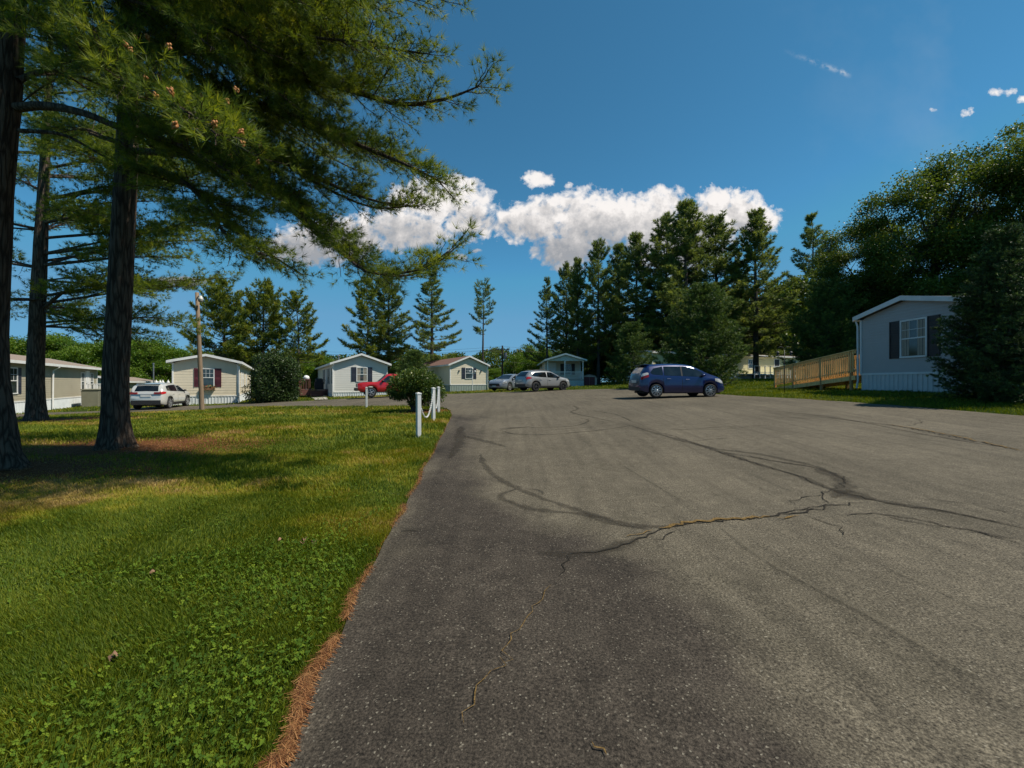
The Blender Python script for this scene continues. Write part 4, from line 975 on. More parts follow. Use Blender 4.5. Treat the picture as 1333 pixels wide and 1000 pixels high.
def car(name, label, cat, loc, rz, sp, group=None):
    R_ = empty(name, loc, rz); tag(R_, label, cat, group)
    L, W = sp['L'], sp['W']; hw = W / 2; top = smooth_tab(sp['top'], 5); belt = smooth_tab(sp['belt'], 4); sill = sp['sill']; r = sp['r']; ra = r + sp.get('gap', .055)
    xa = sp['axles']; tum = sp.get('tumble', .30); x0, x1 = sp['top'][0][0], sp['top'][-1][0]
    def plan(x):
        e = 0
        ln, lr = sp.get('nose', .75), sp.get('tail', .5)
        if x > x1 - ln: e = ((x - (x1 - ln)) / ln) ** 2.2 * sp.get('nose_in', .22)
        if x < x0 + lr: e = ((x0 + lr - x) / lr) ** 2.4 * sp.get('tail_in', .13)
        return hw - e
    def zbot(x):
        z = sill
        if x > x1 - .5: z += (x - x1 + .5) ** 2 * .35
        if x < x0 + .5: z += (x0 + .5 - x) ** 2 * .5
        for a in xa:
            if abs(x - a) < ra: z = max(z, r + math.sqrt(ra * ra - (x - a) ** 2))
        return z
    def section(x):
        zt = lerp(top, x); zb = zbot(x); w = plan(x); zl = min(lerp(belt, x), zt - .03); gh = max(zt - zl, .03)
        zb = min(zb, zl - .08); h = zl - zb
        k = min(1, gh / .28)
        y5 = .962 * w; y6 = y5 - tum * gh * .78 - .012; y7 = y5 - tum * gh - .05 - .07 * k
        zc = max(zb + .04, min(sill + .42 * (lerp(belt, x) - sill), zl - .05))
        pts = [(0, zb), (.55 * w, zb), (.93 * w, zb), (.985 * w, zb + min(.06, h * .2)), (w, max(zb + min(.1, h * .3), zc)), (.992 * w, max(zl - .09, zb + h * .8)), (y5, zl), (y6, zl + gh * .80), (y7, zl + gh * .965), (y7 * .5, zt), (0, zt + .012)]
        return pts
    xs_ = set(np.linspace(x0, x1, 64).tolist())
    for a in xa:
        xs_ |= {a - ra - .002, a + ra + .002} | set((a + ra * np.cos(np.linspace(.02, PI - .02, 15))).tolist())
    xs_ = np.array(sorted(x for x in xs_ if x0 <= x <= x1)); S = [section(x) for x in xs_]; n = len(xs_); m = 11
    g = Geo()
    for sg in (-1, 1):
        V = [(xs_[i], sg * y, z) for i in range(n) for (y, z) in S[i]]
        ii = np.arange(n - 1)[:, None] * m + np.arange(m - 1)[None]
        Q = np.stack([ii, ii + m, ii + m + 1, ii + 1], -1).reshape(-1, 4); g.add(V, Q if sg < 0 else Q[:, ::-1])
        for e in (0, n - 1):
            c = [(xs_[e], 0, (S[e][0][1] + S[e][-1][1]) / 2)] + [(xs_[e], sg * y, z) for (y, z) in S[e]]
            T = [(0, k, k + 1) for k in range(1, m)]; g.add(c, t=T if (sg < 0) == (e > 0) else [t[::-1] for t in T])
    body = g.build('body', sp['paint'], R_, smooth=True, fixn=False)
    bm = bmesh.new(); bm.from_mesh(body.data); bmesh.ops.remove_doubles(bm, verts=bm.verts, dist=.0006); bmesh.ops.recalc_face_normals(bm, faces=bm.faces)
    for e in bm.edges:
        if len(e.link_faces) == 2 and e.calc_face_angle() > .75: e.smooth = False
    bm.to_mesh(body.data); bm.free()
    g = Geo(); g.box(x0 + .25, x1 - .25, -hw * .72, hw * .72, sill - .04, sill + .3)
    g.build('underbody', M_UNDER, R_)
    def side_y(x, z):
        s = section(x); return float(np.interp(z, [p[1] for p in s[2:9]], [p[0] for p in s[2:9]]))
    def side_patch(nm, poly, mat, out=.006, both=True, par=R_, nx=14, nz=6, sides=(-1, 1)):
        """poly = lower curve [(x,z)], upper curve [(x,z)] over the same x range"""
        lo, up = poly; res = []
        for sg in sides:
            g = Geo(); xs2 = np.linspace(max(lo[0][0], up[0][0]), min(lo[-1][0], up[-1][0]), nx); V = []
            for x in xs2:
                a, b_ = lerp(lo, x), lerp(up, x)
                for k in range(nz):
                    z = a + (b_ - a) * k / (nz - 1); V.append((x, sg * (side_y(x, z) + out), z))
            ii = np.arange(nx - 1)[:, None] * nz + np.arange(nz - 1)[None]; Q = np.stack([ii, ii + nz, ii + nz + 1, ii + 1], -1).reshape(-1, 4)
            res.append(g.add(V, Q if sg < 0 else Q[:, ::-1]).build(nm, mat, par, smooth=True))
        return res
    def top_patch(nm, xa_, xb_, f, mat, out=.008, par=R_):
        g = Geo(); nx, ny = 10, 9; V = []
        for i in range(nx):
            x = xa_ + (xb_ - xa_) * i / (nx - 1); s = section(x); dz = (lerp(top, x + .02) - lerp(top, x - .02)) / .04; nn = np.array([-dz, 0, 1]) / math.hypot(dz, 1)
            for j in range(ny):
                u = (2 * j / (ny - 1) - 1) * f; ys = [-p[0] for p in s[7:11]] + [p[0] for p in s[7:10]][::-1]
                zs2 = [p[1] for p in s[7:11]] + [p[1] for p in s[7:10]][::-1]; y = u * s[8][0]
                V.append(np.array([x, y, float(np.interp(y, ys, zs2))]) + nn * out)
        ii = np.arange(nx - 1)[:, None] * ny + np.arange(ny - 1)[None]; return g.add(V, np.stack([ii, ii + ny, ii + ny + 1, ii + 1], -1).reshape(-1, 4)).build(nm, mat, par, smooth=True)
    for (lo, up) in sp['wins']: side_patch('side_window', (lo, up), sp.get('glass', M_CARG))
    top_patch('windshield', *sp['ws'], .96, M_CARG); top_patch('rear_window', *sp['rw'], .86, sp.get('glass', M_CARG))
    if 'pillar' in sp:
        for (lo, up) in sp['pillar']: side_patch('pillar', (lo, up), M_CLAD, .004, nx=4)
    if 'clad' in sp:     # dark lower cladding
        c = sp['clad']
        side_patch('sill_cladding', ([(xa[0] + ra, sill + .01), (xa[1] - ra, sill + .01)], [(xa[0] + ra, sill + c), (xa[1] - ra, sill + c)]), M_CLAD, .006)
        for a in xa:
            for sg in (-1, 1):
                g = Geo(); V = []; q_ = np.linspace(-.12, PI + .12, 17)
                for t in q_:
                    for rr_ in (ra - .004, ra + .07):
                        x = a + rr_ * math.cos(t); z = max(r + rr_ * math.sin(t), sill + .005); x = min(max(x, x0 + .02), x1 - .02); V.append((x, sg * (side_y(x, min(max(z, sill + .25), r + ra + .02)) + .016), z))
                g.add(V, [(2 * k, 2 * k + 1, 2 * k + 3, 2 * k + 2) if sg > 0 else (2 * k, 2 * k + 2, 2 * k + 3, 2 * k + 1) for k in range(16)]).build('arch_cladding', M_CLAD, R_)
    # door seams
    for x in sp.get('seams', ()):
        zl = lerp(belt, x); side_patch('door_seam', ([(x - .007, sill + .1), (x + .007, sill + .1)], [(x - .007, zl - .02), (x + .007, zl - .02)]), M_UNDER, .003, nx=2)
    for x in sp.get('handles', ()):
        for sg in (-1, 1):
            z = lerp(belt, x) - .13; y = side_y(x, z); g = Geo(); g.bevbox(x - .09, x + .09, sg * (y + .02) - .015, sg * (y + .02) + .015, z - .014, z + .014, .006); g.build('door_handle', sp['paint'], R_)
    # mirrors
    xm, zm = sp['mirror']
    for sg in (-1, 1):
        y = side_y(xm, zm); g = Geo(); V = []
        for k, (dx, sc) in enumerate(((-.09, .75), (-.07, 1), (.02, .95), (.08, .55))):
            for t in np.linspace(0, 2 * PI, 9)[:-1]: V.append((xm + dx, sg * (y + .10 + .085 * sc * math.cos(t)), zm + .03 + .062 * sc * math.sin(t)))
        Q = [(k * 8 + t, k * 8 + (t + 1) % 8, k * 8 + 8 + (t + 1) % 8, k * 8 + 8 + t) for k in range(3) for t in range(8)] + [(0, 1, 2, 3), (0, 3, 4, 7), (4, 5, 6, 7), (24, 25, 26, 27), (24, 27, 28, 31), (28, 29, 30, 31)]
        g.add(V, Q); g.bar((xm, sg * (y - .02), zm - .02), (xm, sg * (y + .06), zm), .06, .03); g.build('mirror', sp.get('mirror_m', M_CLAD), R_, smooth=True, fixn=True)
    # wheels
    tw = sp.get('tw', .20); rr = r * sp.get('rimf', .70)
    for a in xa:
        for sg in (-1, 1):
            yo = sg * (plan(a) - .012)
            wh = empty('wheel', (0, 0, 0)); wh.parent = R_; wh.location = (a, yo, r)
            g = Geo(); prof = [(rr, 0), (rr + .02, .012), (r - .025, .012), (r, -.03), (r, -tw + .03), (r - .03, -tw), (rr * .8, -tw)]
            g.lathe([(p, sg * h) for p, h in prof], sides=28, axis='y'); g.build('tyre', M_TYRE, wh, smooth=True, fixn=True)
            g = Geo(); g.lathe([(rr + .004, sg * .006), (rr - .02, sg * .010), (rr - .03, -sg * .03)], sides=28, axis='y'); ns = sp.get('spokes', 5)
            for k in range(ns):
                t = 2 * PI * k / ns; wa = sp.get('spw', .19)
                for off in ((-.1, .1) if sp.get('twin') else (0,)):
                    tt = t + off * 1.6; c, s = math.cos(tt), math.sin(tt); a_, b_ = .05, rr - .015; w1, w2 = .022, wa * rr * .4
                    V = [(c * a_ - s * w1, sg * .012, s * a_ + c * w1), (c * a_ + s * w1, sg * .012, s * a_ - c * w1), (c * b_ + s * w2, sg * .004, s * b_ - c * w2), (c * b_ - s * w2, sg * .004, s * b_ + c * w2)]
                    V += [(x, y - sg * .025, z) for x, y, z in V]; g.add(V, [(0, 1, 2, 3), (7, 6, 5, 4), (0, 4, 5, 1), (1, 5, 6, 2), (2, 6, 7, 3), (3, 7, 4, 0)])
            g.lathe([(.0, sg * .016), (.05, sg * .016), (.06, sg * .008), (.06, -sg * .02)], sides=14, axis='y'); g.build('rim', sp.get('rim_m', M_ALLOY), wh, fixn=True)
            g = Geo(); g.lathe([(0, -sg * .06), (rr * .98, -sg * .06)], sides=20, axis='y'); g.build('brake_disc', M_DKAL, wh)
    # lights and plates
    for (lo, up) in sp.get('head', ()): side_patch('headlight', (lo, up), M_HEAD, .008, nx=8, nz=5)
    for q in sp.get('tail_l', ()): side_patch('taillight', q[:2], q[2] if len(q) > 2 else M_TAIL, .010, nx=7, nz=5)
    def end_box(nm, sgx, y0, y1, z0, z1, m, d=.02, both=False):
        for s in ((1, -1) if both else (1,)):
            g = Geo(); xx = x1 if sgx > 0 else x0; ya, yb = sorted((s * y0, s * y1)); a = xx - .03 if sgx > 0 else xx - d; b_ = xx + d if sgx > 0 else xx + .03
            g.bevbox(a, b_, ya, yb, z0, z1, .006, 0); g.build(nm, m, R_)
    for e in sp.get('ends', ()): end_box(*e)
    return R_

def place(x, y): return (x, y, G(x, y) + .012)

# blue hatchback: nose to the right, slightly away
FIT = dict(L=4.1, W=1.69, sill=.22, r=.305, axles=(-1.27, 1.23), tumble=.30, paint=carpaint('blue_pearl_paint', (.003, .012, .085)), rim_m=M_ALLOY, spokes=9, spw=.20, tw=.19, rimf=.74,
    top=[(-1.98, .62), (-1.96, .95), (-1.86, 1.15), (-1.66, 1.40), (-1.45, 1.475), (-.9, 1.52), (-.3, 1.525), (.3, 1.48), (.75, 1.33), (1.2, 1.09), (1.55, .96), (1.85, .82), (2.0, .66), (2.05, .50)],
    belt=[(-1.98, .60), (-1.9, .93), (-1.5, .98), (-.7, .965), (.3, .93), (1.0, .90), (1.5, .86), (1.85, .76), (2.05, .48)], nose=.85, nose_in=.30, tail=.45, tail_in=.12,
    wins=[([(-.58, .98), (.1, .955), (.30, .95)], [(-.58, 1.40), (-.2, 1.42), (.30, 1.40)]) and ([(-1.52, 1.10), (-1.42, 1.03), (-1.02, 1.0), (-.96, 1.0)], [(-1.52, 1.14), (-1.38, 1.30), (-1.0, 1.38), (-.96, 1.385)]),
          ([(-.90, .99), (-.12, .965)], [(-.90, 1.39), (-.12, 1.405)]), ([(-.05, .962), (.5, .94), (.93, .925)], [(-.05, 1.405), (.25, 1.385), (.62, 1.25), (.93, 1.09)])],
    pillar=[([(-.12, .965), (-.05, .962)], [(-.12, 1.405), (-.05, 1.405)])], ws=(.52, 1.18), rw=(-1.90, -1.64), seams=(-.95, -.08, .98), handles=(-.72, .15), mirror=(.88, .97), mirror_m=None,
    head=[([(1.45, .74), (1.9, .62)], [(1.45, .86), (1.7, .84), (1.9, .72)])],
    tail_l=[([(-1.95, .78), (-1.62, .92)], [(-1.95, .92), (-1.62, 1.02)]), ([(-1.93, .93), (-1.62, 1.03)], [(-1.93, 1.06), (-1.66, 1.12), (-1.62, 1.10)], M_TAILW)],
    ends=[('number_plate', -1, -.26, .26, .66, .78, M_PLATE), ('rear_bumper', -1, -.66, .66, .30, .48, M_CLAD, .012)])
FIT['mirror_m'] = FIT['paint']
c1 = car('hatchback', 'dark blue hatchback parked on the asphalt in front of the round spruce', 'car', place(7.6, 20.0), math.radians(5), FIT)
g = Geo(); g.box(-1.74, -1.48, -.55, .55, 1.46, 1.492); g.build('roof_spoiler', FIT['paint'], c1)

# silver crossover
CRS = dict(L=4.46, W=1.80, sill=.27, r=.345, gap=.06, axles=(-1.32, 1.345), tumble=.32, paint=carpaint('silver_paint', (.27, .275, .28)), rim_m=M_DKAL, spokes=5, spw=.30, tw=.22, rimf=.68, clad=.13, glass=M_CARGL,
    top=[(-2.2, .70), (-2.17, 1.0), (-2.02, 1.22), (-1.75, 1.46), (-1.5, 1.545), (-.8, 1.59), (-.1, 1.585), (.3, 1.53), (.75, 1.34), (1.15, 1.12), (1.6, 1.03), (1.95, .94), (2.17, .74), (2.24, .55)],
    belt=[(-2.2, .66), (-2.1, 1.02), (-1.6, 1.06), (-.6, 1.02), (.4, .99), (1.1, .96), (1.6, .93), (2.0, .84), (2.24, .53)], nose=.8, nose_in=.26, tail=.5, tail_in=.13,
    wins=[([(-1.68, 1.2), (-1.5, 1.12), (-.75, 1.07), (-.28, 1.05)], [(-1.68, 1.24), (-1.35, 1.42), (-.75, 1.46), (-.28, 1.47)]), ([(-.22, 1.05), (.5, 1.02), (.95, 1.0)], [(-.22, 1.47), (.2, 1.45), (.6, 1.28), (.95, 1.09)])],
    ws=(.5, 1.1), rw=(-2.10, -1.72), seams=(-1.0, -.25, .98), handles=(-.85, .0), mirror=(.85, 1.06),
    head=[([(1.62, .80), (2.05, .70)], [(1.62, .90), (1.85, .89), (2.05, .80)])], tail_l=[([(-2.16, .88), (-1.72, .98)], [(-2.16, 1.08), (-1.95, 1.1), (-1.72, 1.03)])],
    ends=[('number_plate', -1, -.26, .26, .76, .88, M_PLATE), ('rear_bumper', -1, -.72, .72, .30, .54, M_CLAD, .012), ('front_bumper', 1, -.7, .7, .3, .48, M_CLAD, .02)])
c2 = car('crossover', 'silver crossover with dark windows parked at the far side of the lot', 'car', place(2.45, 34.0), math.radians(33), CRS)
for s in (-1, 1):
    g = Geo(); g.tube([(-1.3, s * .56, 1.56), (-1.15, s * .56, 1.63), (-.2, s * .56, 1.645), (.05, s * .56, 1.58)], .018, 6); g.build('roof_rail', M_CLAD, c2)

# silver blue sedan, nose towards the camera
SED = dict(L=4.7, W=1.80, sill=.2, r=.32, axles=(-1.40, 1.32), tumble=.42, paint=carpaint('silver_blue_paint', (.17, .195, .23)), rim_m=M_ALLOY, spokes=7, spw=.3, tw=.21, rimf=.70,
    top=[(-2.35, .6), (-2.32, .92), (-2.1, 1.03), (-1.55, 1.09), (-.95, 1.36), (-.5, 1.44), (0, 1.455), (.4, 1.40), (.85, 1.18), (1.25, 1.0), (1.7, .93), (2.1, .82), (2.3, .66), (2.36, .5)],
    belt=[(-2.35, .56), (-2.2, .92), (-1.5, .98), (-.5, .96), (.5, .93), (1.2, .90), (1.7, .85), (2.1, .75), (2.36, .48)], nose=.8, nose_in=.25, tail=.6, tail_in=.15,
    wins=[([(-1.25, 1.06), (-.5, 1.0), (-.3, .995)], [(-1.25, 1.12), (-.8, 1.3), (-.3, 1.36)]), ([(-.24, .99), (.5, .965), (.95, .95)], [(-.24, 1.36), (.15, 1.36), (.55, 1.22), (.95, 1.03)])],
    ws=(.48, 1.2), rw=(-1.5, -.98), seams=(-1.0, -.27, 1.0), handles=(-.85, 0.0), mirror=(.85, 1.0),
    head=[([(1.75, .66), (2.18, .58)], [(1.75, .80), (2.0, .78), (2.18, .68)])], tail_l=[([(-2.3, .74), (-1.9, .8)], [(-2.3, .9), (-1.9, .93)])],
    ends=[('grille', 1, -.52, .52, .42, .62, M_CLAD, .025), ('number_plate', 1, -.2, .2, .36, .44, M_PLATE, .035), ('headlamp_surround', 1, .45, .62, .54, .64, M_HEAD, .02, True)])
SED['mirror_m'] = SED['paint']
car('sedan', 'silver blue sedan facing the camera behind the silver crossover', 'car', place(-.15, 38.3), math.radians(235), SED)

# white suv seen from behind
EQX = dict(L=4.65, W=1.84, sill=.26, r=.355, gap=.05, axles=(-1.36, 1.365), tumble=.30, paint=carpaint('white_paint', (.62, .61, .57)), rim_m=M_ALLOY, spokes=5, twin=True, spw=.3, tw=.23, rimf=.70, clad=.16, glass=M_CARGL,
    top=[(-2.3, .75), (-2.28, 1.02), (-2.2, 1.16), (-2.0, 1.45), (-1.78, 1.585), (-1.0, 1.655), (-.3, 1.65), (.2, 1.59), (.7, 1.38), (1.1, 1.15), (1.6, 1.06), (2.0, .96), (2.25, .78), (2.34, .55)],
    belt=[(-2.3, .72), (-2.2, 1.06), (-1.6, 1.10), (-.6, 1.07), (.5, 1.03), (1.1, 1.0), (1.6, .96), (2.0, .86), (2.34, .53)], nose=.8, nose_in=.28, tail=.5, tail_in=.14,
    wins=[([(-1.70, 1.18), (-1.3, 1.14), (-.5, 1.11), (-.25, 1.1)], [(-1.70, 1.44), (-1.2, 1.51), (-.25, 1.54)]), ([(-.18, 1.10), (.5, 1.07), (.95, 1.04)], [(-.18, 1.54), (.1, 1.52), (.55, 1.33), (.95, 1.13)])],
    ws=(.45, 1.08), rw=(-2.22, -1.98), seams=(-1.0, -.22, 1.0), handles=(-.85, .02), mirror=(.85, 1.12),
    head=[([(1.7, .84), (2.1, .74)], [(1.7, .94), (1.95, .93), (2.1, .86)])], tail_l=[([(-2.26, .93), (-1.92, 1.0)], [(-2.26, 1.12), (-1.92, 1.1)])],
    ends=[('number_plate', -1, -.27, .27, .78, .92, M_PLATE), ('rear_bumper', -1, -.76, .76, .32, .58, M_CLAD, .015), ('taillight', -1, .42, .80, .96, 1.08, M_TAIL, .015, True), ('tailgate_strip', -1, -.45, .45, .93, .97, M_ALLOY, .015)])
EQX['mirror_m'] = M_CLAD
cx = (-22.75 - 1.55 * .326 * 1.0, 27.0 + 1.5)
c4 = car('suv', 'white suv parked behind the pine trunk in front of the beige home', 'car', place(-23.2, 28.6), math.radians(90 + 18), EQX)
g = Geo(); g.box(-1.98, -1.74, -.6, .6, 1.56, 1.60); g.build('roof_spoiler', EQX['paint'], c4)

# red pickup truck with white bed cap
PK = dict(L=5.2, W=1.82, sill=.42, r=.37, gap=.08, axles=(-1.55, 1.62), tumble=.26, paint=carpaint('red_paint', (.55, .010, .012)), rim_m=M_ALLOY, spokes=5, spw=.4, tw=.25, rimf=.62,
    top=[(-2.6, 1.0), (-2.55, 1.07), (-1.2, 1.07), (-.62, 1.08), (-.60, 1.6), (-.45, 1.70), (0, 1.74), (.45, 1.70), (.75, 1.45), (1.12, 1.16), (1.6, 1.13), (2.2, 1.10), (2.46, 1.05), (2.55, .98)],
    belt=[(-2.6, .97), (-2.5, 1.04), (-.6, 1.05), (.5, 1.06), (1.1, 1.05), (1.6, 1.05), (2.2, 1.02), (2.55, .93)], nose=.35, nose_in=.06, tail=.2, tail_in=.04,
    wins=[([(-.48, 1.1), (-.05, 1.1)], [(-.48, 1.58), (-.05, 1.62)]), ([(0.0, 1.1), (.88, 1.1)], [(0.0, 1.62), (.42, 1.58), (.88, 1.2)])], ws=(.52, 1.08), rw=(-.63, -.60), seams=(-.52, .95), handles=(.05,), mirror=(.82, 1.18),
    head=[], tail_l=[], ends=[('grille', 1, -.42, .42, .76, .98, M_CLAD, .03), ('headlight', 1, .46, .78, .78, .96, M_HEAD, .025, True), ('front_bumper', 1, -.86, .86, .48, .68, M_CLAD, .14), ('rear_bumper', -1, -.86, .86, .5, .68, M_ALLOY, .1)])
PKX, PKY = -9.1, 32.7
c5 = car('pickup_truck', 'red pickup truck with white bed cap behind the round bush', 'truck', place(PKX, PKY), math.radians(180 + 24), PK)
g = Geo()
V = []
for x, ins_, h in ((-2.55, .0, 1.08), (-2.42, .10, 1.66), (-.72, .10, 1.72), (-.64, .0, 1.08)): pass
ring0 = [(-2.56, -.88), (-.63, -.88), (-.63, .88), (-2.56, .88)]; ring1 = [(-2.46, -.80), (-.64, -.80), (-.64, .80), (-2.46, .80)]; ring2 = [(-2.38, -.66), (-.66, -.66), (-.66, .66), (-2.38, .66)]
V = [(x, y, 1.075) for x, y in ring0] + [(x, y, 1.56) for x, y in ring1] + [(x, y, 1.72) for x, y in ring2]
g.add(V, [(k, (k + 1) % 4, 4 + (k + 1) % 4, 4 + k) for k in range(4)] + [(4 + k, 4 + (k + 1) % 4, 8 + (k + 1) % 4, 8 + k) for k in range(4)] + [(8, 9, 10, 11)])
cap = g.build('bed_cap', M_WHITE, c5)
for s in (-1, 1):
    g = Geo(); g.add([(-2.3, s * .872, 1.17), (-.9, s * .872, 1.17), (-.94, s * .82, 1.49), (-2.24, s * .82, 1.49)], [(0, 1, 2, 3) if s < 0 else (3, 2, 1, 0)]); g.build('cap_window', M_CARGL, cap)
# ------------------------------------------------------------------ trees
M_BARK = barkmat('pine_bark', (.046, .033, .024), (.150, .112, .083), 15, .12); M_BARKL = barkmat('grey_bark', (.06, .05, .041), (.13, .112, .094), 10)
NEEDLE = leafmat('pine_needles', [(0, (0.040, 0.072, 0.015)), (.35, (0.103, 0.155, 0.024)), (.65, (0.196, 0.249, 0.031)), (1, (0.325, 0.342, 0.045))], 0.48, .5, .22, .5)
NEEDLE_FAR = leafmat('far_pine_needles', [(0, (0.054, 0.088, 0.030)), (.4, (0.118, 0.167, 0.044)), (.7, (0.198, 0.250, 0.053)), (1, (0.300, 0.331, 0.066))], 0.40, .55, .3, .28)
NEEDLE_LIT = leafmat('light_pine_needles', [(0, (0.046, 0.081, 0.018)), (.4, (0.111, 0.163, 0.026)), (.7, (0.215, 0.254, 0.034)), (1, (0.338, 0.325, 0.052))], 0.45, .55, .3, .28)
DKSPR = leafmat('dark_spruce_needles', [(0, (0.022, 0.043, 0.019)), (.4, (0.051, 0.092, 0.030)), (.75, (0.105, 0.167, 0.041)), (1, (0.201, 0.274, 0.058))], .15, .5, .25, .8)
SPRUCE = leafmat('spruce_needles', [(0, (0.030, 0.061, 0.017)), (.4, (0.068, 0.119, 0.026)), (.75, (0.131, 0.193, 0.037)), (1, (0.206, 0.262, 0.053))], .2, .5, .25, .8)
OAK = leafmat('broad_leaves', [(0, (.027, .053, .010)), (.4, (.063, .104, .015)), (.7, (.11, .155, .022)), (1, (.17, .21, .036))], .38, .45, .3, .35)
BRIGHT = leafmat('spring_leaves', [(0, (.035, .08, .01)), (.4, (.075, .15, .015)), (.7, (.13, .21, .022)), (1, (.21, .27, .045))], .4, .45, .3, .35)
DARKSH = leafmat('dark_shrub_leaves', [(0, (.012, .026, .010)), (.4, (.026, .050, .014)), (.75, (.05, .085, .02)), (1, (.09, .13, .03))], .15, .45, .25, .8)
RHODO = leafmat('bush_leaves', [(0, (.018, .040, .010)), (.4, (.042, .082, .014)), (.7, (.085, .13, .02)), (1, (.17, .19, .04))], .2, .35, .2, 1.4)

def norm(a): return a / (np.linalg.norm(a, axis=-1, keepdims=True) + 1e-9)
def sprays(g, P, D, n, ln, wd, spread, rng, var, up=.0, m=0):
    """n pointed needles from every point P round the direction D"""
    k = len(P); P2 = np.repeat(P, n, 0); D2 = np.repeat(D, n, 0); v = np.repeat(var, n)
    R = rng.normal(size=(k * n, 3)); d = norm(D2 + spread * R + np.array([0, 0, up])); l = (ln * (.65 + .6 * rng.random(k * n)))[:, None]
    s = norm(np.cross(d, rng.normal(size=(k * n, 3)))) * wd / 2
    V = np.stack([P2 - s, P2 + s, P2 + d * l], 1).reshape(-1, 3)
    g.add(V, t=np.arange(3 * k * n).reshape(-1, 3), a=np.repeat(np.clip(v + rng.normal(size=k * n) * .09, 0, 1), 3), m=m)
def leaves(g, P, D, ln, wd, rng, var, m=0):
    n = len(P); d = norm(D); s = norm(np.cross(d, rng.normal(size=(n, 3)))) * (wd * (.7 + .6 * rng.random(n)))[:, None] / 2; l = (ln * (.65 + .6 * rng.random(n)))[:, None]
    V = np.stack([P, P + d * l * .5 + s, P + d * l, P + d * l * .5 - s], 1).reshape(-1, 3); i = np.arange(n) * 4
    g.add(V, np.stack([i, i + 1, i + 2, i + 3], 1), a=np.repeat(np.clip(var, 0, 1), 4), m=m)
def at_len(path, s):
    L = np.r_[0, np.cumsum(np.linalg.norm(np.diff(path, axis=0), axis=1))]; L /= L[-1]
    return np.stack([np.interp(s, L, path[:, k]) for k in range(3)], -1)

def limb(wood, tips, path, r0, rng, p):
    """one pine limb: wood, flat side branchlets, tuft points into tips"""
    path = np.asarray(path, float); path = smooth_line(path, 4) if len(path) < 12 else path
    L = np.linalg.norm(np.diff(path, axis=0), axis=1).sum(); n = len(path)
    wood.tube(path, np.linspace(r0, max(.008, r0 * .12), n), p.get('sides', 6), cap=False)
    s0 = p.get('s0', .28); nb = max(3, int(L * (1 - s0) / p['bstep'])); lx_ = p.get('bl', .42)
    for s in np.linspace(s0, 1.0, nb):
        for side in (-1, 1):
            if rng.random() < p.get('drop', .12): continue
            ss = min(1, max(0, s + rng.normal() * .02)); b0 = at_len(path, np.array([ss]))[0]; b1 = at_len(path, np.array([max(0, ss - .03)]))[0]; b2 = at_len(path, np.array([min(1, ss + .03)]))[0]
            t = norm(b2 - b1); pr = norm(np.cross(t, UP) + 1e-6); 
            ang = rng.uniform(.5, 1.1) * (1.1 - .5 * s); d = norm(t * math.cos(ang) + pr * side * math.sin(ang) + UP * (p.get('lift', .12) + rng.normal() * p.get('lj', .18)))
            lb = max(p.get('bmin', .35), L * lx_ * ((1.02 - s) ** .75) * rng.uniform(.6, 1.15)); lb = min(lb, p.get('bmax', 9)); q = np.linspace(0, 1, 5)
            bp = b0 + np.outer(q * lb, d) + np.outer((q ** 2) * lb * p.get('curl', .12), UP) + rng.normal(size=(5, 3)) * .015 * lb
            if p.get('bwood', True): wood.tube(bp, np.linspace(max(.006, r0 * .22 * (1 - .6 * s)), .004, 5), p.get('bsides', 3), cap=False)
            nt = max(2, int(lb / p['tstep'])); u = np.linspace(p.get('t0', .22), 1, nt) + rng.normal(size=nt) * .02; c = at_len(bp, np.clip(u, 0, 1))
            w = p.get('twig', .3) * (1.15 - .6 * u) * (.6 + .8 * rng.random(nt)); w = np.minimum(w, .5 * lb + .08)
            perp = norm(np.cross(d, UP) + 1e-6)
            for sg in (-1, 1):
                td = norm(d * .75 + perp * sg * rng.uniform(.4, 1.0, (nt, 1)) + UP * (p.get('tlift', .25) + rng.normal(size=(nt, 1)) * .25)); e = c + td * w[:, None]
                tips.append((c, e, td))
def tree_mesh(nm, wood, tips, rng, p, leafm, barkm, par, mid=True, crownname='crown', trunkname='trunk'):
    C = np.vstack([t[0] for t in tips]); E = np.vstack([t[1] for t in tips]); D = np.vstack([t[2] for t in tips]); n = len(C)
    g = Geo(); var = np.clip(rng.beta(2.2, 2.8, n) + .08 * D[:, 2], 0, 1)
    sprays(g, E, D, p['nn'], p['nl'], p['nw'], p.get('spread', .55), rng, var, p.get('nup', .1))
    if mid: sprays(g, (C * .45 + E * .55), D, max(2, int(p['nn'] * .7)), p['nl'], p['nw'], p.get('spread', .55) * 1.1, rng, var * .85, p.get('nup', .1))
    if p.get('twood'):
        s = norm(np.cross(D, UP)) * .0035; g2 = wood; g2.add(np.stack([C - s, C + s, E], 1).reshape(-1, 3), t=np.arange(3 * n).reshape(-1, 3))
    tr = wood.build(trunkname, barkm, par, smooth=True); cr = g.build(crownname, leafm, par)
    return tr, cr

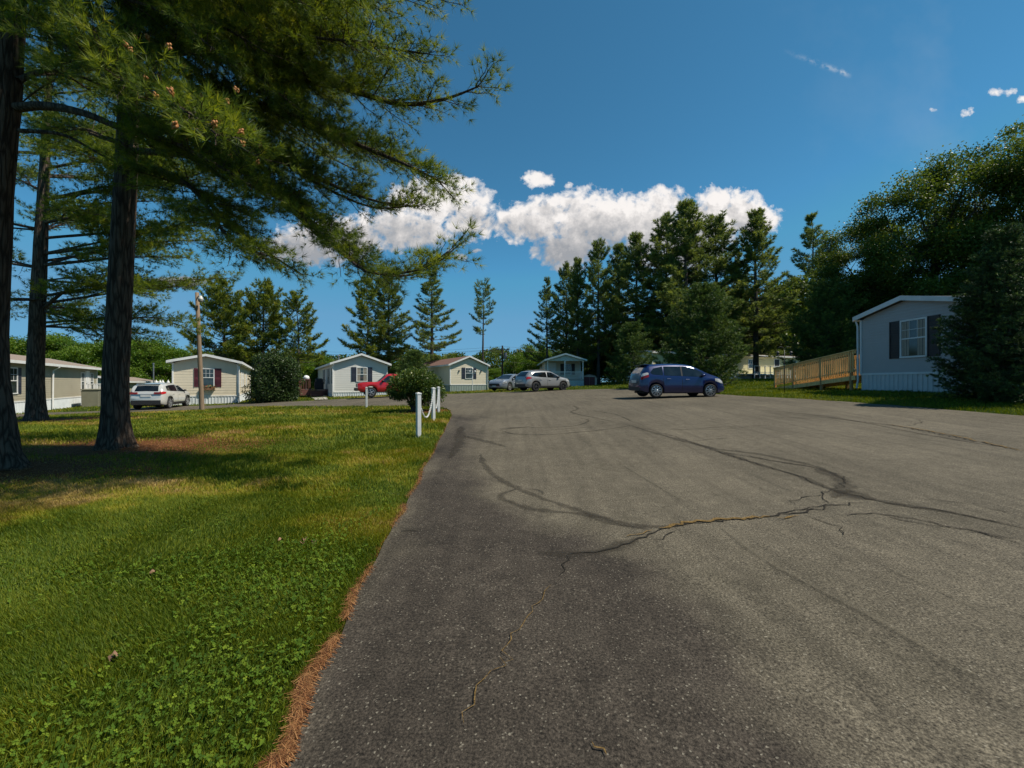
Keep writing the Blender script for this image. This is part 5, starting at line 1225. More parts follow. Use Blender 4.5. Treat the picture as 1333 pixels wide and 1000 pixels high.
def pine(name, label, seed, H, r0, p, leafm, barkm=M_BARKL, cb=.25, Lmax=4.0, step=.6, per=4, e_lo=.0, e_hi=.85, lean=(0, 0), group=None, shape=.85, extra=(), bare=0, flare=1.5, cat='tree', bot=.7):
    rng = np.random.default_rng(seed); root = empty(name); tag(root, label, cat, group); wood = Geo(); tips = []
    zz = np.array([-.4, 0, .25, .8, 2, H * .3, H * .6, H * .85, H]); rr = np.array([r0 * flare, r0 * flare, r0 * 1.2, r0 * 1.03, r0 * .95, r0 * .8, r0 * .5, r0 * .2, .02])
    wob = rng.normal(size=(len(zz), 2)) * .012 * H * np.clip(zz / H, 0, 1)[:, None] * .6
    tp = np.column_stack([lean[0] * zz / H + wob[:, 0], lean[1] * zz / H + wob[:, 1], zz]); tp = np.column_stack([np.interp(np.linspace(-.4, H, 30), zz, tp[:, k]) for k in range(3)]); tr = np.interp(tp[:, 2], zz, rr)
    wood.tube(tp, tr, 12, noise=.02, rng=rng, cap=False)
    z = cb * H
    while z < H * .985:
        t = (z - cb * H) / (H - cb * H); Ls = Lmax * (min(1, (1 - t) * 1.06) ** shape) * (min(1, bot + t * 2.2))
        a0 = rng.uniform(0, 2 * PI)
        k = max(2, int(per - 1.2 * t * (per > 3) + rng.integers(-1, 2)))
        for j in range(k):
            if rng.random() < p.get('ldrop', .12): continue
            a = a0 + j * 2 * PI / k + rng.normal() * .3; L = max(.25, Ls * rng.uniform(.62, 1.12)); e = e_lo + (e_hi - e_lo) * t ** 1.3 + rng.normal() * .1
            z0 = z + rng.normal() * step * .25; z0 = min(z0, H * .98); base = np.array([np.interp(z0, tp[:, 2], tp[:, 0]), np.interp(z0, tp[:, 2], tp[:, 1]), z0])
            hd = np.array([math.cos(a), math.sin(a), 0]); q = np.linspace(0, 1, 7); sag = p.get('sag', .10) * (1 - t)
            pa = base + np.outer(q * L * math.cos(e), hd) + np.outer(L * (q * math.sin(e) - sag * np.sin(q * PI) + p.get('tipup', .10) * q ** 3), UP) + rng.normal(size=(7, 3)) * .012 * L * q[:, None]
            limb(wood, tips, pa, max(.012, min(np.interp(z0, zz, rr) * .42, .016 * L + .012)), rng, p)
        z += step * (1 - .35 * t) * rng.uniform(.8, 1.2)
    for pa, r in extra: limb(wood, tips, pa, r, rng, p)
    for k in range(bare):
        z0 = rng.uniform(.08, cb) * H; a = rng.uniform(0, 2 * PI); L = rng.uniform(.3, 1.4); b0 = np.array([np.interp(z0, tp[:, 2], tp[:, 0]), np.interp(z0, tp[:, 2], tp[:, 1]), z0])
        wood.tube([b0, b0 + np.array([math.cos(a) * L * .5, math.sin(a) * L * .5, .02]), b0 + np.array([math.cos(a) * L, math.sin(a) * L, -.1 * L])], [.025, .016, .006], 4, cap=False)
    tree_mesh(name, wood, tips, rng, p, leafm, barkm, root)
    return root
def put(o, x, y, rz=0.0, s=1.0, label=None, dz=0, sz=None):
    o.location = (x, y, G(x, y) - .05 + dz); o.rotation_euler = (0, 0, rz); o.scale = (s, s, sz if sz else s)
    if label: o['label'] = label
    return o

# ---- far white pines: two builds of each kind, then copies of their own height
PF = dict(bstep=.36, tstep=.33, twig=.44, nn=11, nl=.36, nw=.062, spread=.66, nup=.16, bl=.36, bmin=.35, s0=.22, sides=4, bsides=3, lift=.10, tlift=.35, drop=.2, ldrop=.16, sag=.06, tipup=.16)
GP = 'tall pines behind the lot'; GL = 'pines behind the left homes'
pa_ = pine('pine_tree', 'x', 1, 20, .30, PF, NEEDLE_FAR, cb=.16, Lmax=4.7, step=.68, per=5, e_lo=-.05, e_hi=.95, bare=10, shape=.66)
pb_ = pine('pine_tree', 'x', 2, 20, .28, PF, NEEDLE_FAR, cb=.24, Lmax=4.2, step=.72, per=5, e_lo=.0, e_hi=1.0, bare=14, shape=.55)
pc_ = pine('pine_tree', 'x', 3, 20, .27, PF, NEEDLE_FAR, cb=.14, Lmax=5.0, step=.85, per=4, e_lo=-.02, e_hi=.75, bare=8, shape=.9)
pl_ = pine('pine_tree', 'x', 4, 13, .22, PF, NEEDLE_LIT, cb=.10, Lmax=4.9, step=.55, per=5, e_lo=.02, e_hi=.85, bare=5, shape=.62)
pm_ = pine('pine_tree', 'x', 5, 13, .20, PF, NEEDLE_LIT, cb=.24, Lmax=3.9, step=.65, per=4, e_lo=.1, e_hi=.85, bare=6, shape=.55)
used = set()
def place_pine(src, px, top, Y, label, group, H0, rz, wide=1.0):
    x = (px - 666.5) / FOC * Y; z0 = G(x, Y) - .05; h = P3(px, top, Y)[2] - z0; s = h / H0
    o = src if src.name not in used else copy_tree(src); used.add(src.name)
    o['group'] = group; put(o, x, Y, rz, s * wide, label, sz=s); return o
rowp = [(pc_, 712, 364, 57, 'leftmost tall dark pine of the row, with long boughs over the porch home', .9), (pb_, 737, 346, 60, 'slender dark pine rising just behind the porch home roof', .9), (pa_, 752, 340, 57, 'dark pine directly right of the porch home', .8), (pb_, 779, 317, 56, 'pointed dark pine behind the small red doored shed', .95),
        (pa_, 806, 322, 60, 'dense dark pine between the shed and the low spruce', 1.0), (pa_, 828, 308, 54, 'full dark pine rising behind the low spruce bush', 1.05), (pb_, 868, 285, 54, 'broad dark pine behind the blue hatchback roof', 1.25), (pa_, 893, 268, 50, 'tallest dark pine, standing behind the round spruce', 1.25),
        (pb_, 932, 284, 52, 'wide dark pine right behind the round spruce top', 1.3), (pc_, 960, 330, 56, 'shorter dark pine in the gap right of the round spruce', 1.0), (pa_, 984, 279, 50, 'tall dark pine with open crown above the yellow home', 1.15), (pc_, 1057, 281, 67, 'lone open pine with bare trunk left of the broad trees', .95)]
for k, (src, px, top, Y, lab, wd) in enumerate(rowp): place_pine(src, px, top, Y, lab, GP, 20, k * 1.9, wd)
for k, (src, px, top, Y, lab, wd) in enumerate([(pl_, 292, 370, 54, 'full green pine above the beige home roof', 1.0), (pl_, 343, 372, 57, 'full green pine behind the large dark shrub', .95), (pm_, 388, 386, 55, 'open green pine with a bare lower trunk right of the large shrub', 1.05)]):
    place_pine(src, px, top, Y, lab, GL, 13, 1 + k * 2.1, wd)
GM = 'pines behind the grey and cream homes'
for k, (src, px, top, Y, lab, wd, H0) in enumerate([(pm_, 478, 366, 62, 'thin dark pine behind the pale grey home roof', .95, 13), (pa_, 506, 358, 64, 'full dark pine between the grey and cream homes', 1.2, 20), (pc_, 562, 354, 60, 'wide layered pine directly above the brown roof', 1.35, 20)]):
    place_pine(src, px, top, Y, lab, GM, H0, 4 + k * 1.7, wd)
# the thin bare pine
Yt = 66; xt = (629 - 666.5) / FOC * Yt; zt_ = G(xt, Yt); Ht = P3(628, 370, Yt)[2] - zt_; zl = P3(628, 458, Yt)[2] - zt_
PT = dict(PF, bl=.5, bmin=.5, twig=.42, nn=9)
tp_ = pine('pine_tree', 'thin bare trunked pine with a small high crown against the sky', 9, Ht, .2, PT, NEEDLE_FAR, cb=.52, Lmax=1.9, step=.8, per=4, e_lo=.15, e_hi=.7, shape=.28, extra=[([(0, 0, zl + .3), (1.3, -.1, zl + .15), (2.6, 0, zl - .1), (3.3, 0, zl)], .05)], flare=1.2, bot=.8)
put(tp_, xt, Yt)

# ---- the left pines, built limb by limb
PH = dict(bstep=.16, tstep=.108, twig=.25, nn=24, nl=.115, nw=.0058, spread=.62, nup=.12, bl=.34, bmin=.35, bmax=2.0, s0=.26, sides=7, bsides=4, lift=.06, tlift=.18, drop=.1, curl=.05, twood=True, lj=.34)
PHU = dict(PH, bstep=.6, tstep=.5, twig=.4, nn=12, nl=.22, nw=.022, twood=False)
def wpath(base, wp, xy, z0): return [np.array(P3(*w)) - np.array([xy[0], xy[1], z0]) for w in wp]
def hero(label, xy, trunk_px, Y, r0, wps, seed, topz, cones=None, extra_from=8.6, Lup=4.5, ph=PH, fill=1, zfull=None, sector=None):
    rng = np.random.default_rng(seed); z0 = G(*xy) - .05; root = empty('pine_tree', (xy[0], xy[1], z0)); tag(root, label, 'tree', 'large pines on the left lawn'); wood = Geo(); tips = []
    tp = [np.array([0, 0, -.4]), np.array([0, 0, 0.0])]
    for (px, py) in trunk_px: tp.append(P3(px, py, Y) - np.array([xy[0], xy[1], z0]))
    d = tp[-1] - tp[-2]; d = d / d[2]; tp.append(tp[-1] + d * .6 * (topz - tp[-1][2])); tp[-1][2] = topz; tp = np.array(tp)
    zf = np.r_[-.4, 0, .12, .3, .6, 1.0, np.linspace(1.5, topz, 24)]; tx = np.column_stack([np.interp(zf, tp[:, 2], tp[:, k]) for k in range(2)] + [zf])
    rr = np.interp(zf, [-.4, 0, .15, .4, .9, 2, 6, topz], [r0 * 1.8, r0 * 1.65, r0 * 1.36, r0 * 1.17, r0 * 1.06, r0, r0 * .86, .03])
    # trunk with root flare lobes and bark ridges
    ns = 40; ang = np.arange(ns) / ns * 2 * PI; V = []
    ph0 = rng.uniform(0, 6)
    for i in range(len(zf)):
        fl = math.exp(-max(zf[i], 0) / .35); q = rr[i] * (1 + .16 * fl * np.sin(5 * ang + ph0) + .07 * fl * np.sin(3 * ang) + .025 * rng.normal(size=ns))
        V.append(np.column_stack([tx[i, 0] + q * np.cos(ang), tx[i, 1] + q * np.sin(ang), np.full(ns, zf[i])]))
    V = np.vstack(V); i = np.arange(len(zf) - 1)[:, None]; j = np.arange(ns)[None]; k = (j + 1) % ns
    wood.add(V, np.stack([i * ns + j, i * ns + k, (i + 1) * ns + k, (i + 1) * ns + j], -1).reshape(-1, 4))
    for wp in wps:
        jj = [(rng.normal() * 22, rng.uniform(-34, 16), rng.normal() * .9) for _k in range(fill)]
        r = wp[0]; pth = wpath(None, wp[1], xy, z0); o = wp[2] if len(wp) > 2 else {}
        limb(wood, tips, pth, r, rng, dict(ph, **o))
        if r > .045:
            for k in range(fill):
                f = rng.uniform(.72, 1.0); q = [(wp[1][0][0] + (a - wp[1][0][0]) * f + (rng.normal() * 9 + dj[0]) * t_, b + (rng.normal() * 6 + dj[1]) * t_, c + dj[2] * t_) for t_, (a, b, c) in zip(np.linspace(0, 1, len(wp[1])), wp[1]) for dj in [jj[k]]]
                limb(wood, tips, wpath(None, q, xy, z0), r * .7, rng, dict(ph, **o))
    # upper crown, mostly out of the picture: coarser
    tu = []; z = extra_from
    while z < topz * .97:
        t = (z - extra_from) / (topz - extra_from)
        for kk in range(4):
            a = rng.uniform(0, 2 * PI) if sector is None else rng.uniform(*sector); L = Lup * (1 - t) ** .7 * rng.uniform(.6, 1.1) + .3; e = .1 + .7 * t; q = np.linspace(0, 1, 6); bx = np.array([np.interp(z, zf, tx[:, 0]), np.interp(z, zf, tx[:, 1]), z])
            pa = bx + np.outer(q * L * math.cos(e), [math.cos(a), math.sin(a), 0]) + np.outer(L * (q * math.sin(e) - .06 * np.sin(q * PI)), UP)
            limb(wood, tu, pa, .02 + .012 * L, rng, PHU)
        z += .75
    C = np.vstack([t[0] for t in tips]); E = np.vstack([t[1] for t in tips]); D = np.vstack([t[2] for t in tips]); n = len(C); g = Geo(); var = np.clip(rng.beta(2.2, 2.6, n), 0, 1)
    sprays(g, E, D, ph['nn'], ph['nl'], ph['nw'], ph['spread'], rng, var, ph['nup']); sprays(g, C * .5 + E * .5, D, int(ph['nn'] * .6), ph['nl'], ph['nw'], ph['spread'], rng, var * .9, ph['nup'])
    if ph.get('twood'):
        s = norm(np.cross(D, UP)) * .004; wood.add(np.stack([C - s, C + s, E], 1).reshape(-1, 3), t=np.arange(3 * n).reshape(-1, 3))
    C = np.vstack([t[0] for t in tu]); E = np.vstack([t[1] for t in tu]); D = np.vstack([t[2] for t in tu]); var = np.clip(rng.beta(2.2, 2.6, len(C)), 0, 1)
    sprays(g, E, D, PHU['nn'], PHU['nl'], PHU['nw'], .65, rng, var, .12); sprays(g, C, D, 6, PHU['nl'], PHU['nw'], .65, rng, var, .12)
    wood.build('trunk', M_BARK, root, smooth=True); g.build('crown', NEEDLE, root)
    return root, tips, rng
T2 = (-8.2, 8.9)
hero('large dark pine with a straight trunk in the middle of the left lawn', T2, [(150, 500), (155, 400), (163, 250), (167, 150), (172, 0)], 8.9, .212, [
    (.075, [(172, 218, 8.9), (215, 226, 8.8), (258, 250, 8.6), (300, 292, 8.4), (350, 330, 8.2), (395, 358, 8.1)], {'s0': .30, 'lift': -.10, 'bl': .3}),
    (.07, [(172, 196, 8.9), (260, 205, 8.3), (340, 235, 7.8), (390, 275, 7.5), (430, 312, 7.3), (480, 352, 7.1), (535, 358, 7.0), (580, 335, 6.9)], {'s0': .38, 'bl': .2, 'bmax': 1.25}),
    (.065, [(170, 150, 8.9), (260, 165, 8.3), (350, 200, 7.8), (430, 240, 7.4), (490, 262, 7.2), (538, 268, 7.1)], {'s0': .35, 'lift': .12, 'tlift': .4, 'bl': .2, 'bmax': 1.3}),
    (.07, [(170, 105, 8.9), (290, 120, 8.0), (390, 155, 7.3), (470, 190, 6.8), (530, 215, 6.4), (580, 240, 6.2)], {'bl': .24, 'bmax': 1.6}),
    (.08, [(170, 60, 8.9), (280, 62, 8.0), (370, 85, 7.3), (460, 118, 6.7), (520, 135, 6.3), (575, 130, 6.0), (622, 113, 5.8)], {'bl': .24, 'bmax': 1.7}),
    (.07, [(170, 20, 8.9), (300, 20, 7.8), (400, 40, 7.0), (480, 58, 6.4), (553, 70, 6.0)], {'bl': .26, 'bmax': 1.6}),
    (.07, [(170, -40, 8.9), (290, -40, 7.6), (400, -20, 6.7), (490, -8, 6.1), (570, -2, 5.7)], {'bl': .28, 'bmax': 1.8}),
    (.05, [(170, 170, 8.9), (230, 175, 8.2), (290, 205, 7.6), (340, 245, 7.2), (385, 262, 7.0)], {'bl': .3, 'bmax': 1.5}),
    (.05, [(170, 130, 8.9), (240, 128, 9.4), (330, 150, 9.8), (420, 200, 10.0), (470, 225, 10)], {'bl': .3}),
    (.05, [(168, 80, 8.9), (250, 70, 9.6), (340, 85, 10.2), (440, 110, 10.4)], {'bl': .34}),
    (.05, [(168, 100, 8.9), (120, 90, 9.4), (60, 110, 10), (10, 150, 10.4)], {'bl': .34}),
    (.05, [(168, 190, 8.9), (135, 180, 9.3), (90, 165, 9.8), (50, 170, 10.4)], {'bl': .3, 's0': .4}),
    (.05, [(168, 40, 8.9), (210, 20, 8.0), (270, 40, 7.2), (330, 90, 6.8), (370, 130, 6.6)], {'bl': .34}),
    (.05, [(170, 0, 8.9), (240, -30, 7.8), (330, -20, 7), (410, 20, 6.6), (440, 60, 6.5)], {'bl': .34}),
    (.035, [(174, 224, 8.9), (200, 232, 9.4), (240, 232, 9.8), (290, 215, 10.2)], {'bl': .25, 's0': .4})], 101, 19.5, extra_from=11.5, Lup=3.0)
T0 = (-8.45, 7.0)
_, tp0, rg0 = hero('huge dark pine at the far left edge, nearest of the trunks', T0, [(-24, 450), (-19, 380), (-10, 220), (2, 100), (10, 0)], 7.0, .28, [
    (.075, [(22, 140, 7), (60, 138, 6.9), (110, 148, 6.7), (165, 170, 6.6), (230, 188, 6.4), (300, 225, 6.2), (340, 250, 6.1)], {'s0': .45, 'bl': .26, 'lift': -.02}),
    (.06, [(20, 10, 7), (60, 40, 6.5), (105, 72, 6.0), (160, 100, 5.7), (220, 135, 5.5), (285, 175, 5.3), (332, 203, 5.2)], {'s0': .28, 'lift': .16, 'tlift': .5, 'bl': .24, 'bmax': 1.0}),
    (.06, [(14, -50, 7), (100, -40, 6.4), (190, -10, 6.0), (280, 30, 5.8), (350, 70, 5.7)], {'bl': .3}),
    (.05, [(16, -10, 7), (70, 5, 6.6), (130, 25, 6.3), (190, 50, 6.1), (250, 70, 6)], {'bl': .34}),
    (.05, [(24, 105, 7), (60, 92, 7.3), (100, 98, 7.6), (150, 120, 7.9)], {'bl': .34, 's0': .45}),
    (.05, [(16, -90, 7), (120, -90, 6.2), (260, -60, 5.6), (380, -30, 5.3)], {'bl': .34}),
    (.06, [(10, -60, 7), (0, -180, 6.0), (60, -330, 4.9), (160, -480, 4.2)], {'bl': .4, 'bmax': 2.2}), (.06, [(10, -100, 7), (130, -180, 6.2), (260, -260, 5.4), (390, -330, 4.8)], {'bl': .4, 'bmax': 2.2}),
    (.06, [(10, -40, 7), (-80, -150, 6.0), (-150, -330, 4.9), (-160, -560, 4.0)], {'bl': .4, 'bmax': 2.2}), (.06, [(12, -160, 7), (160, -260, 6.4), (330, -340, 6.0), (480, -380, 5.6)], {'bl': .4, 'bmax': 2.2}),
    (.035, [(24, 170, 7), (80, 175, 7.1), (120, 195, 7.2), (150, 212, 7.3)], {'bl': .16, 's0': .7, 'drop': .5})], 102, 19, extra_from=11.5, Lup=3.0)
# orange pollen cones on the sunlit limb of the nearest pine
root0 = _; M_CONE = paint('pollen_cone', (.42, .16, .035), .6, .25, 40)
E = np.vstack([t[1] for t in tp0]); Dd = np.vstack([t[2] for t in tp0]); W3 = E + np.array(root0.location)
ppx = W3[:, 0] / W3[:, 1] * FOC + 666.5; ppy = HZ - (W3[:, 2] - EYE) / W3[:, 1] * FOC
lim = np.interp(ppx, [100, 340], [60, 200]); sel = np.where((W3[:, 1] < 6.5) & (ppx > 120) & (ppx < 345) & (ppy < lim + 45) & (ppy > lim - 60))[0]
sel = rg0.permutation(sel)[:70]
cone0 = None
for i_ in sel:
    if cone0 is None:
        g = Geo(); rq = np.random.default_rng(4)
        for k in range(6):
            a = k * PI / 3; c = np.array([math.cos(a) * .014, math.sin(a) * .014, .02 + .012 * (k % 3)]); g.lathe([(0, -.016), (.009, -.008), (.010, .006), (0, .017)], c, 6)
        g.tube([(0, 0, -.01), (0, 0, .05)], .006, 5); cone0 = g.build('pollen_cone', M_CONE, root0, smooth=True); o = cone0
    else:
        o = cone0.copy(); COL.objects.link(o); o.parent = root0
    o.location = E[i_] + Dd[i_] * .05; o.rotation_euler = (rg0.normal() * .4, rg0.normal() * .4, rg0.uniform(0, 6)); o.scale = (1.15,) * 3
T1 = (-18.8, 17.0)
PM = dict(PH, bstep=.26, tstep=.18, twig=.34, nn=16, nl=.17, nw=.015, bmax=2.2, twood=False)
def L1(y0, tip, Y2, r=.06, x0=58, mid=None, **o):
    xm = mid or ((x0 + tip[0]) / 2, (y0 + tip[1]) / 2 - 4); return (r, [(x0, y0, 17), ((x0 + xm[0]) / 2, (y0 + xm[1]) / 2, 17 + (Y2 - 17) * .25), (xm[0], xm[1], 17 + (Y2 - 17) * .5), ((tip[0] + xm[0]) / 2, (tip[1] + xm[1]) / 2 - 1, 17 + (Y2 - 17) * .75), (*tip, Y2)], o)
hero('large pine with spreading boughs in front of the taupe home', T1, [(46, 480), (49, 400), (54, 300), (60, 180), (66, 60)], 17.0, .255, [
    L1(400, (105, 372), 15.5), L1(345, (245, 335), 16, .07, bl=.3), L1(330, (292, 312), 16.5, .07, bl=.28), L1(275, (215, 262), 17, .07), L1(290, (150, 280), 14.5), L1(310, (268, 300), 18, .06),
    L1(395, (262, 372), 18.5, .06, bl=.3), L1(385, (300, 362), 19.5, .06, bl=.24), L1(420, (240, 415), 19, .05), L1(405, (180, 440), 17.5, .05, drop=.3), L1(425, (210, 440), 18.5, .05, drop=.3), L1(425, (120, 425), 16, .04, drop=.3),
    L1(350, (-60, 340), 16.5), L1(300, (-80, 280), 16), L1(390, (-40, 400), 15.5), L1(250, (0, 230), 19), L1(260, (290, 232), 18.5, .07), L1(220, (250, 190), 16), L1(230, (150, 240), 20), L1(340, (170, 330), 20.5), L1(300, (110, 290), 21), L1(400, (110, 410), 21), L1(200, (-60, 200), 17), L1(180, (290, 150), 18, .07), L1(190, (200, 210), 14), L1(365, (200, 385), 15, .05, bl=.25)],
    103, 17.5, extra_from=11.5, Lup=3.6, ph=PM)

# ---- spruces
PS = dict(bstep=.17, tstep=.16, twig=.16, nn=9, nl=.10, nw=.022, spread=.6, nup=.02, bl=.34, bmin=.22, bmax=.8, s0=.18, sides=4, bwood=False, lift=-.10, tlift=.02, drop=.08, ldrop=.05, sag=.10, tipup=.22, curl=-.12)
def spruce(label, seed, x, y, H, Lmax, p=PS, leafm=SPRUCE, step=.26, per=7, shape=.85, e_lo=-.12, bot=.75, name='spruce_tree', **k):
    o = pine(name, label, seed, H, .10 + .012 * H, p, leafm, cb=.035, Lmax=Lmax, step=step, per=per, e_lo=e_lo, e_hi=.8, shape=shape, bot=bot, **k); return put(o, x, y)
spruce('big dark spruce standing in front of the blue grey home', 21, 14.95, 13.1, 5.0, 1.62, dict(PS, bstep=.12, tstep=.10, nl=.085, nw=.016, nn=12, twig=.13), DKSPR, step=.17, per=12, shape=.82)
PSM = dict(PS, bstep=.30, tstep=.28, twig=.28, nl=.19, nw=.032, nn=15, bmin=.35, bmax=1.2, lift=.0)
spruce('broad rounded green spruce right behind the blue hatchback', 22, 13.5, 30.5, 6.75, 3.3, PSM, step=.42, per=9, shape=.62, bot=.8, e_lo=.02)
spruce('low bushy green spruce left of the blue hatchback', 23, 12.0, 43, 5.7, 2.5, PSM, step=.42, per=9, shape=.6, bot=.85)
spruce('tall dark rounded evergreen behind the wooden ramp', 24, 27.2, 37, 8.0, 3.4, PSM, step=.5, per=9, shape=.5, bot=.8, e_lo=.1)
# low evergreen behind the pickup
spruce('small dark evergreen between the grey and cream homes', 25, -11.6, 51, 4.6, 2.3, PSM, step=.42, per=8, shape=.6)
# large dark shrub beside the beige home
def shrub(label, seed, x, y, rx, ry, h, n, ln, wd, leafm, lobes=26, stems=7, name='shrub', low=.12, cat='shrub', squat=False):
    rng = np.random.default_rng(seed); z = G(x, y); o = empty(name, (x, y, z - .03)); tag(o, label, cat); wood = Geo(); g = Geo()
    for k in range(stems):
        a = rng.uniform(0, 2 * PI); r = rng.uniform(.3, .7); wood.tube([(.06 * math.cos(a), .06 * math.sin(a), -.1), (rx * r * .4 * math.cos(a), ry * r * .4 * math.sin(a), h * .3), (rx * r * math.cos(a), ry * r * math.sin(a), h * .75)], [.05, .035, .012], 5, cap=False)
    C = []; 
    for k in range(lobes):
        if squat:
            zf = rng.uniform(.06, .86); rf = math.sqrt(1 - (zf * .98) ** 2.4) * rng.uniform(.35, .80); a = rng.uniform(0, 2 * PI); C.append((rx * rf * math.cos(a), ry * rf * math.sin(a), h * zf, rng.uniform(.2, .34) * rx)); continue
        u = rng.normal(size=3); u /= np.linalg.norm(u); u[2] = abs(u[2]) if rng.random() < .75 else u[2]; C.append((u[0] * rx * .66, u[1] * ry * .66, h * .5 + u[2] * h * .36, rng.uniform(.30, .46) * min(rx, h * .7)))
    C = np.array(C); i = rng.integers(0, lobes, n); d = norm(rng.normal(size=(n, 3))); P = C[i, :3] + d * C[i, 3:4] * (rng.uniform(.55, 1.06, (n, 1)) ** .5)
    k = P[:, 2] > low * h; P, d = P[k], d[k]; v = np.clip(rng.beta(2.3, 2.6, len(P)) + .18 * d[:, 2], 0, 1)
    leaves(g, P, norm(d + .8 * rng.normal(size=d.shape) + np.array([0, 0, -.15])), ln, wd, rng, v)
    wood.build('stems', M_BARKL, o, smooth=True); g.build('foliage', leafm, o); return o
shrub('round clipped leafy bush beside the white bollards', 31, BUSH[0], BUSH[1], 1.22, 1.0, 1.58, 15000, .10, .042, RHODO, 40, 12, low=.16)
shrub('large dark rounded shrub beside the beige home', 32, -17.9, 32.6, 2.1, 1.9, 4.0, 26000, .15, .07, DARKSH, 80, 6, low=.0, squat=True)
shrub('bright green bush behind the red brown deck', 33, -25.5, 54, 1.9, 1.6, 3.6, 5000, .26, .15, BRIGHT, 24, 5, low=.02)

# ---- broadleaf trees
def broad(label, seed, H, R, n, ln, wd, leafm, trunk=.35, cb=.22, name='broadleaf_tree', group=None, tipr=.95):
    rng = np.random.default_rng(seed); o = empty(name); tag(o, label, 'tree', group); wood = Geo(); tips = []
    zt = H * cb; wood.tube([(0, 0, -.4), (0, 0, .1), (.05, 0, zt * .6), (.1, .05, zt), (.1, 0, H * .55), (0, .1, H * .82)], [trunk * 1.5, trunk * 1.2, trunk, trunk * .9, trunk * .5, trunk * .1], 10, cap=False)
    for k in range(13):
        a = k * 2.4 + rng.normal() * .3; z0 = zt + (H * .6 - zt) * (k / 13.0) ** 1.1; el = .25 + .85 * (k / 13.0) + rng.normal() * .1; L = R * rng.uniform(.7, 1.05) * (1 - .15 * k / 13)
        b0 = np.array([.1, .03, z0]); d = np.array([math.cos(a) * math.cos(el), math.sin(a) * math.cos(el), math.sin(el)]); q = np.linspace(0, 1, 6)
        pa = b0 + np.outer(q * L, d) + np.outer(q ** 2 * L * .12, UP) + rng.normal(size=(6, 3)) * .03 * L * q[:, None]; wood.tube(pa, np.linspace(trunk * .4, .03, 6), 6, cap=False)
        for j in range(6):
            s = rng.uniform(.35, 1.0); c = at_len(pa, np.array([s]))[0]; d2 = norm(d + rng.normal(size=3) * .75 + np.array([0, 0, .25])); l2 = R * rng.uniform(.22, .45); e = c + d2 * l2; wood.tube([c, (c + e) / 2 + rng.normal(size=3) * .05 * l2, e], [.05, .03, .012], 4, cap=False)
            for m_ in range(4):
                d3 = norm(d2 + rng.normal(size=3) * .8); f = e + d3 * R * rng.uniform(.04, .20); tips.append(f)
    T = np.array(tips); T = T[T[:, 2] < H * 1.02]; nT = len(T); i = rng.integers(0, nT, n); sc = rng.uniform(.55, 1.3, nT) * tipr
    off = np.clip(rng.normal(size=(n, 3)), -1.7, 1.7) * np.array([.62, .62, .36]) * sc[i][:, None]; P = T[i] + off; tv = rng.beta(2, 2.4, nT)
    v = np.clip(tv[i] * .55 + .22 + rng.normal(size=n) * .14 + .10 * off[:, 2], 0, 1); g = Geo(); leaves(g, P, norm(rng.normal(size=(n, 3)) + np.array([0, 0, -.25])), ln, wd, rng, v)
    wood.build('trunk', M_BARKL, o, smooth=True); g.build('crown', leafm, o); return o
big = broad('x', 41, 21, 8.0, 90000, .21, .135, OAK, .42, .2, tipr=1.15); big2 = broad('x', 42, 20, 7.2, 84000, .21, .135, OAK, .4, .16, tipr=1.15)
GB = 'broad trees behind the right home'
def put_b(src, x, y, rz, s, lab, grp, first=False, sz=None):
    o = src if src.name not in used else copy_tree(src); used.add(src.name); o['group'] = grp; put(o, x, y, rz, s, lab, sz=sz); return o
put_b(big2, 34.2, 41, .5, .76, 'leftmost dark broadleaf tree beside the lone pine', GB); put_b(big, 36.5, 37, 2.0, .93, 'broadleaf tree rising above the peak of the blue grey home', GB)
put_b(big2, 40.5, 33, 3.4, 1.0, 'tall broadleaf tree above the big dark spruce', GB); put_b(big, 45, 30, 4.4, .97, 'tallest broadleaf tree, cut by the edge on the right', GB)
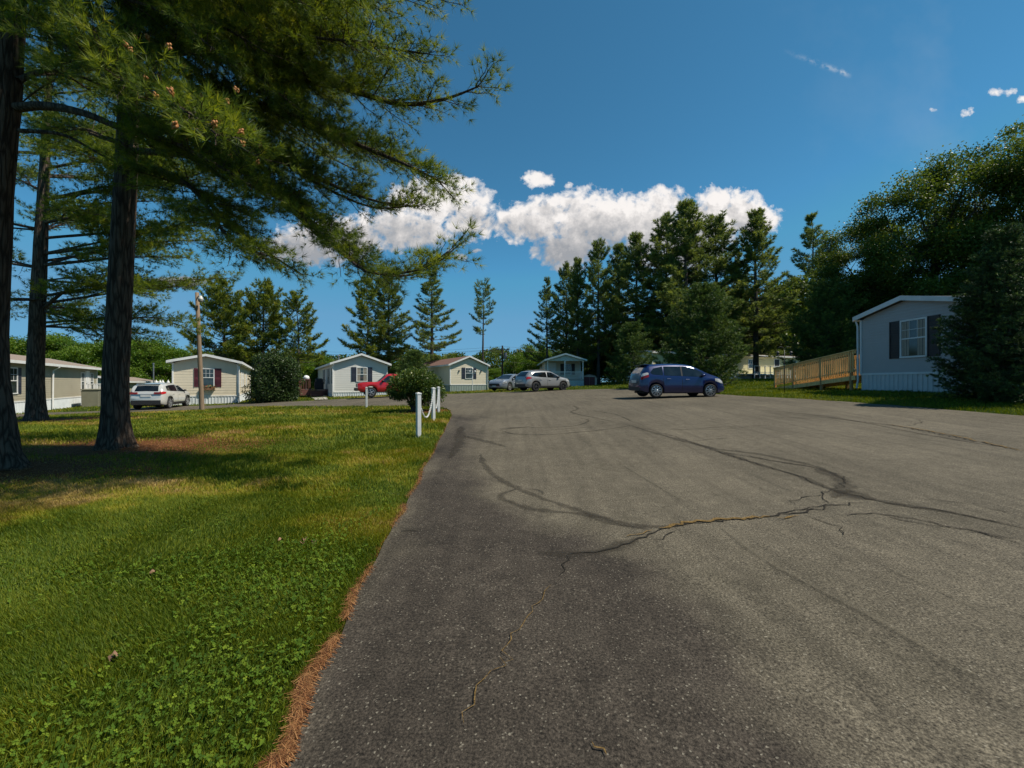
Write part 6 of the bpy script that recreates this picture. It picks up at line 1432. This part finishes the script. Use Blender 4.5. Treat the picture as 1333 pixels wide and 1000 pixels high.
# understory between the pines
ub = broad('x', 43, 9, 3.6, 15000, .26, .16, OAK, .16, .08, tipr=.85); us = broad('x', 44, 8, 3.3, 14000, .26, .16, BRIGHT, .15, .06, tipr=.85)
GU = 'low trees filling the gaps under the pines'
for k, (px, Y, s, lab) in enumerate([(700, 66, .8, 'low green tree just left of the porch home'), (672, 70, .62, 'smallest low green tree behind the silver crossover roof'), (765, 64, .75, 'low dark tree behind the small shed'), (800, 62, .9, 'low dark tree left of the low bushy spruce'), (850, 62, 1.1, 'low dark tree behind the hatchback tail'),
      (895, 60, 1.2, 'low dark tree behind the round spruce'), (945, 62, 1.25, 'low dark tree above the left end of the yellow home'), (985, 66, 1.3, 'low dark tree above the middle of the yellow home'), (1022, 64, 1.45, 'low leafy tree above the right end of the yellow home'), (1066, 68, 1.5, 'low dark tree under the lone open pine'), (1125, 43, 1.2, 'low dark tree left of the blue grey home roof'), (1010, 62, 1.7, 'mid height leafy tree between the last two pines'), (776, 72, .8, 'low dark tree right of the small shed, farther back'), (812, 74, .9, 'low dark tree showing left of the hatchback tail'), (834, 66, .8, 'low dark tree right above the hatchback rear window')]):
    put_b(us if k in (0, 1) else ub, (px - 666.5) / FOC * Y, Y, k * 1.3, s, lab, GU)
GF = 'bright trees behind the left homes'
fb_ = broad('x', 45, 11, 4.6, 30000, .25, .16, BRIGHT, .22, .1, tipr=1.1)
for k, (px, Y, top, lab) in enumerate([(-30, 66, 425, 'bright green tree above the near end of the taupe home'), (12, 70, 436, 'bright green tree between the two leftmost pine trunks'), (70, 72, 430, 'bright green tree right of the spreading pine trunk'), (108, 68, 442, 'bright green tree left of the straight pine trunk'), (165, 72, 432, 'bright green tree just right of the straight pine trunk'),
      (198, 66, 437, 'bright green tree above the white car'), (228, 72, 450, 'bright green tree left of the beige home roof'), (395, 88, 462, 'distant bright tree above the deck'), (420, 92, 460, 'distant bright tree left of the pale grey home roof'), (440, 84, 468, 'distant bright tree touching the pale grey roof edge'), (255, 80, 465, 'low bright tree behind the beige home roof'),
      (520, 86, 470, 'distant bright tree in the gap beside the cream home'), (645, 88, 478, 'distant low bright tree behind the cream home corner'), (690, 84, 452, 'distant bright tree left of the tall pine row')]):
    x = (px - 666.5) / FOC * Y; h = P3(px, top, Y)[2] - G(x, Y); put_b(fb_, x, Y, k * 1.7, max(.5, h / 11) * (1.15 if k < 7 else 1.0), lab, GF, sz=h / 11)
# far woods closing the horizon
rng = np.random.default_rng(77); g = Geo(); n = 120000
th_ = rng.uniform(math.radians(-62), math.radians(62), n); R0 = 118 + 14 * rng.random(n); x = np.sin(th_) * R0; y = np.cos(th_) * R0
hmax = 6.0 + 3.4 * fbm(th_ * 9, th_ * 0 + 2, 3, 4) + 2.0 * vnoise(th_ * 60, th_ * 0, 8) ; hmax = np.where(th_ > .1, hmax + 3, hmax)
z = gz(x, y) + hmax * rng.random(n) ** .8; P = np.stack([x, y, z], 1)
leaves(g, P, norm(rng.normal(size=(n, 3))), .62, .45, rng, np.clip(vnoise(th_ * 50, z * .3, 5) * .7 + .15 + rng.normal(size=n) * .12, 0, 1))
tag(g.build('woods', OAK), 'low far woods closing the view behind the homes', 'woods', kind='stuff')
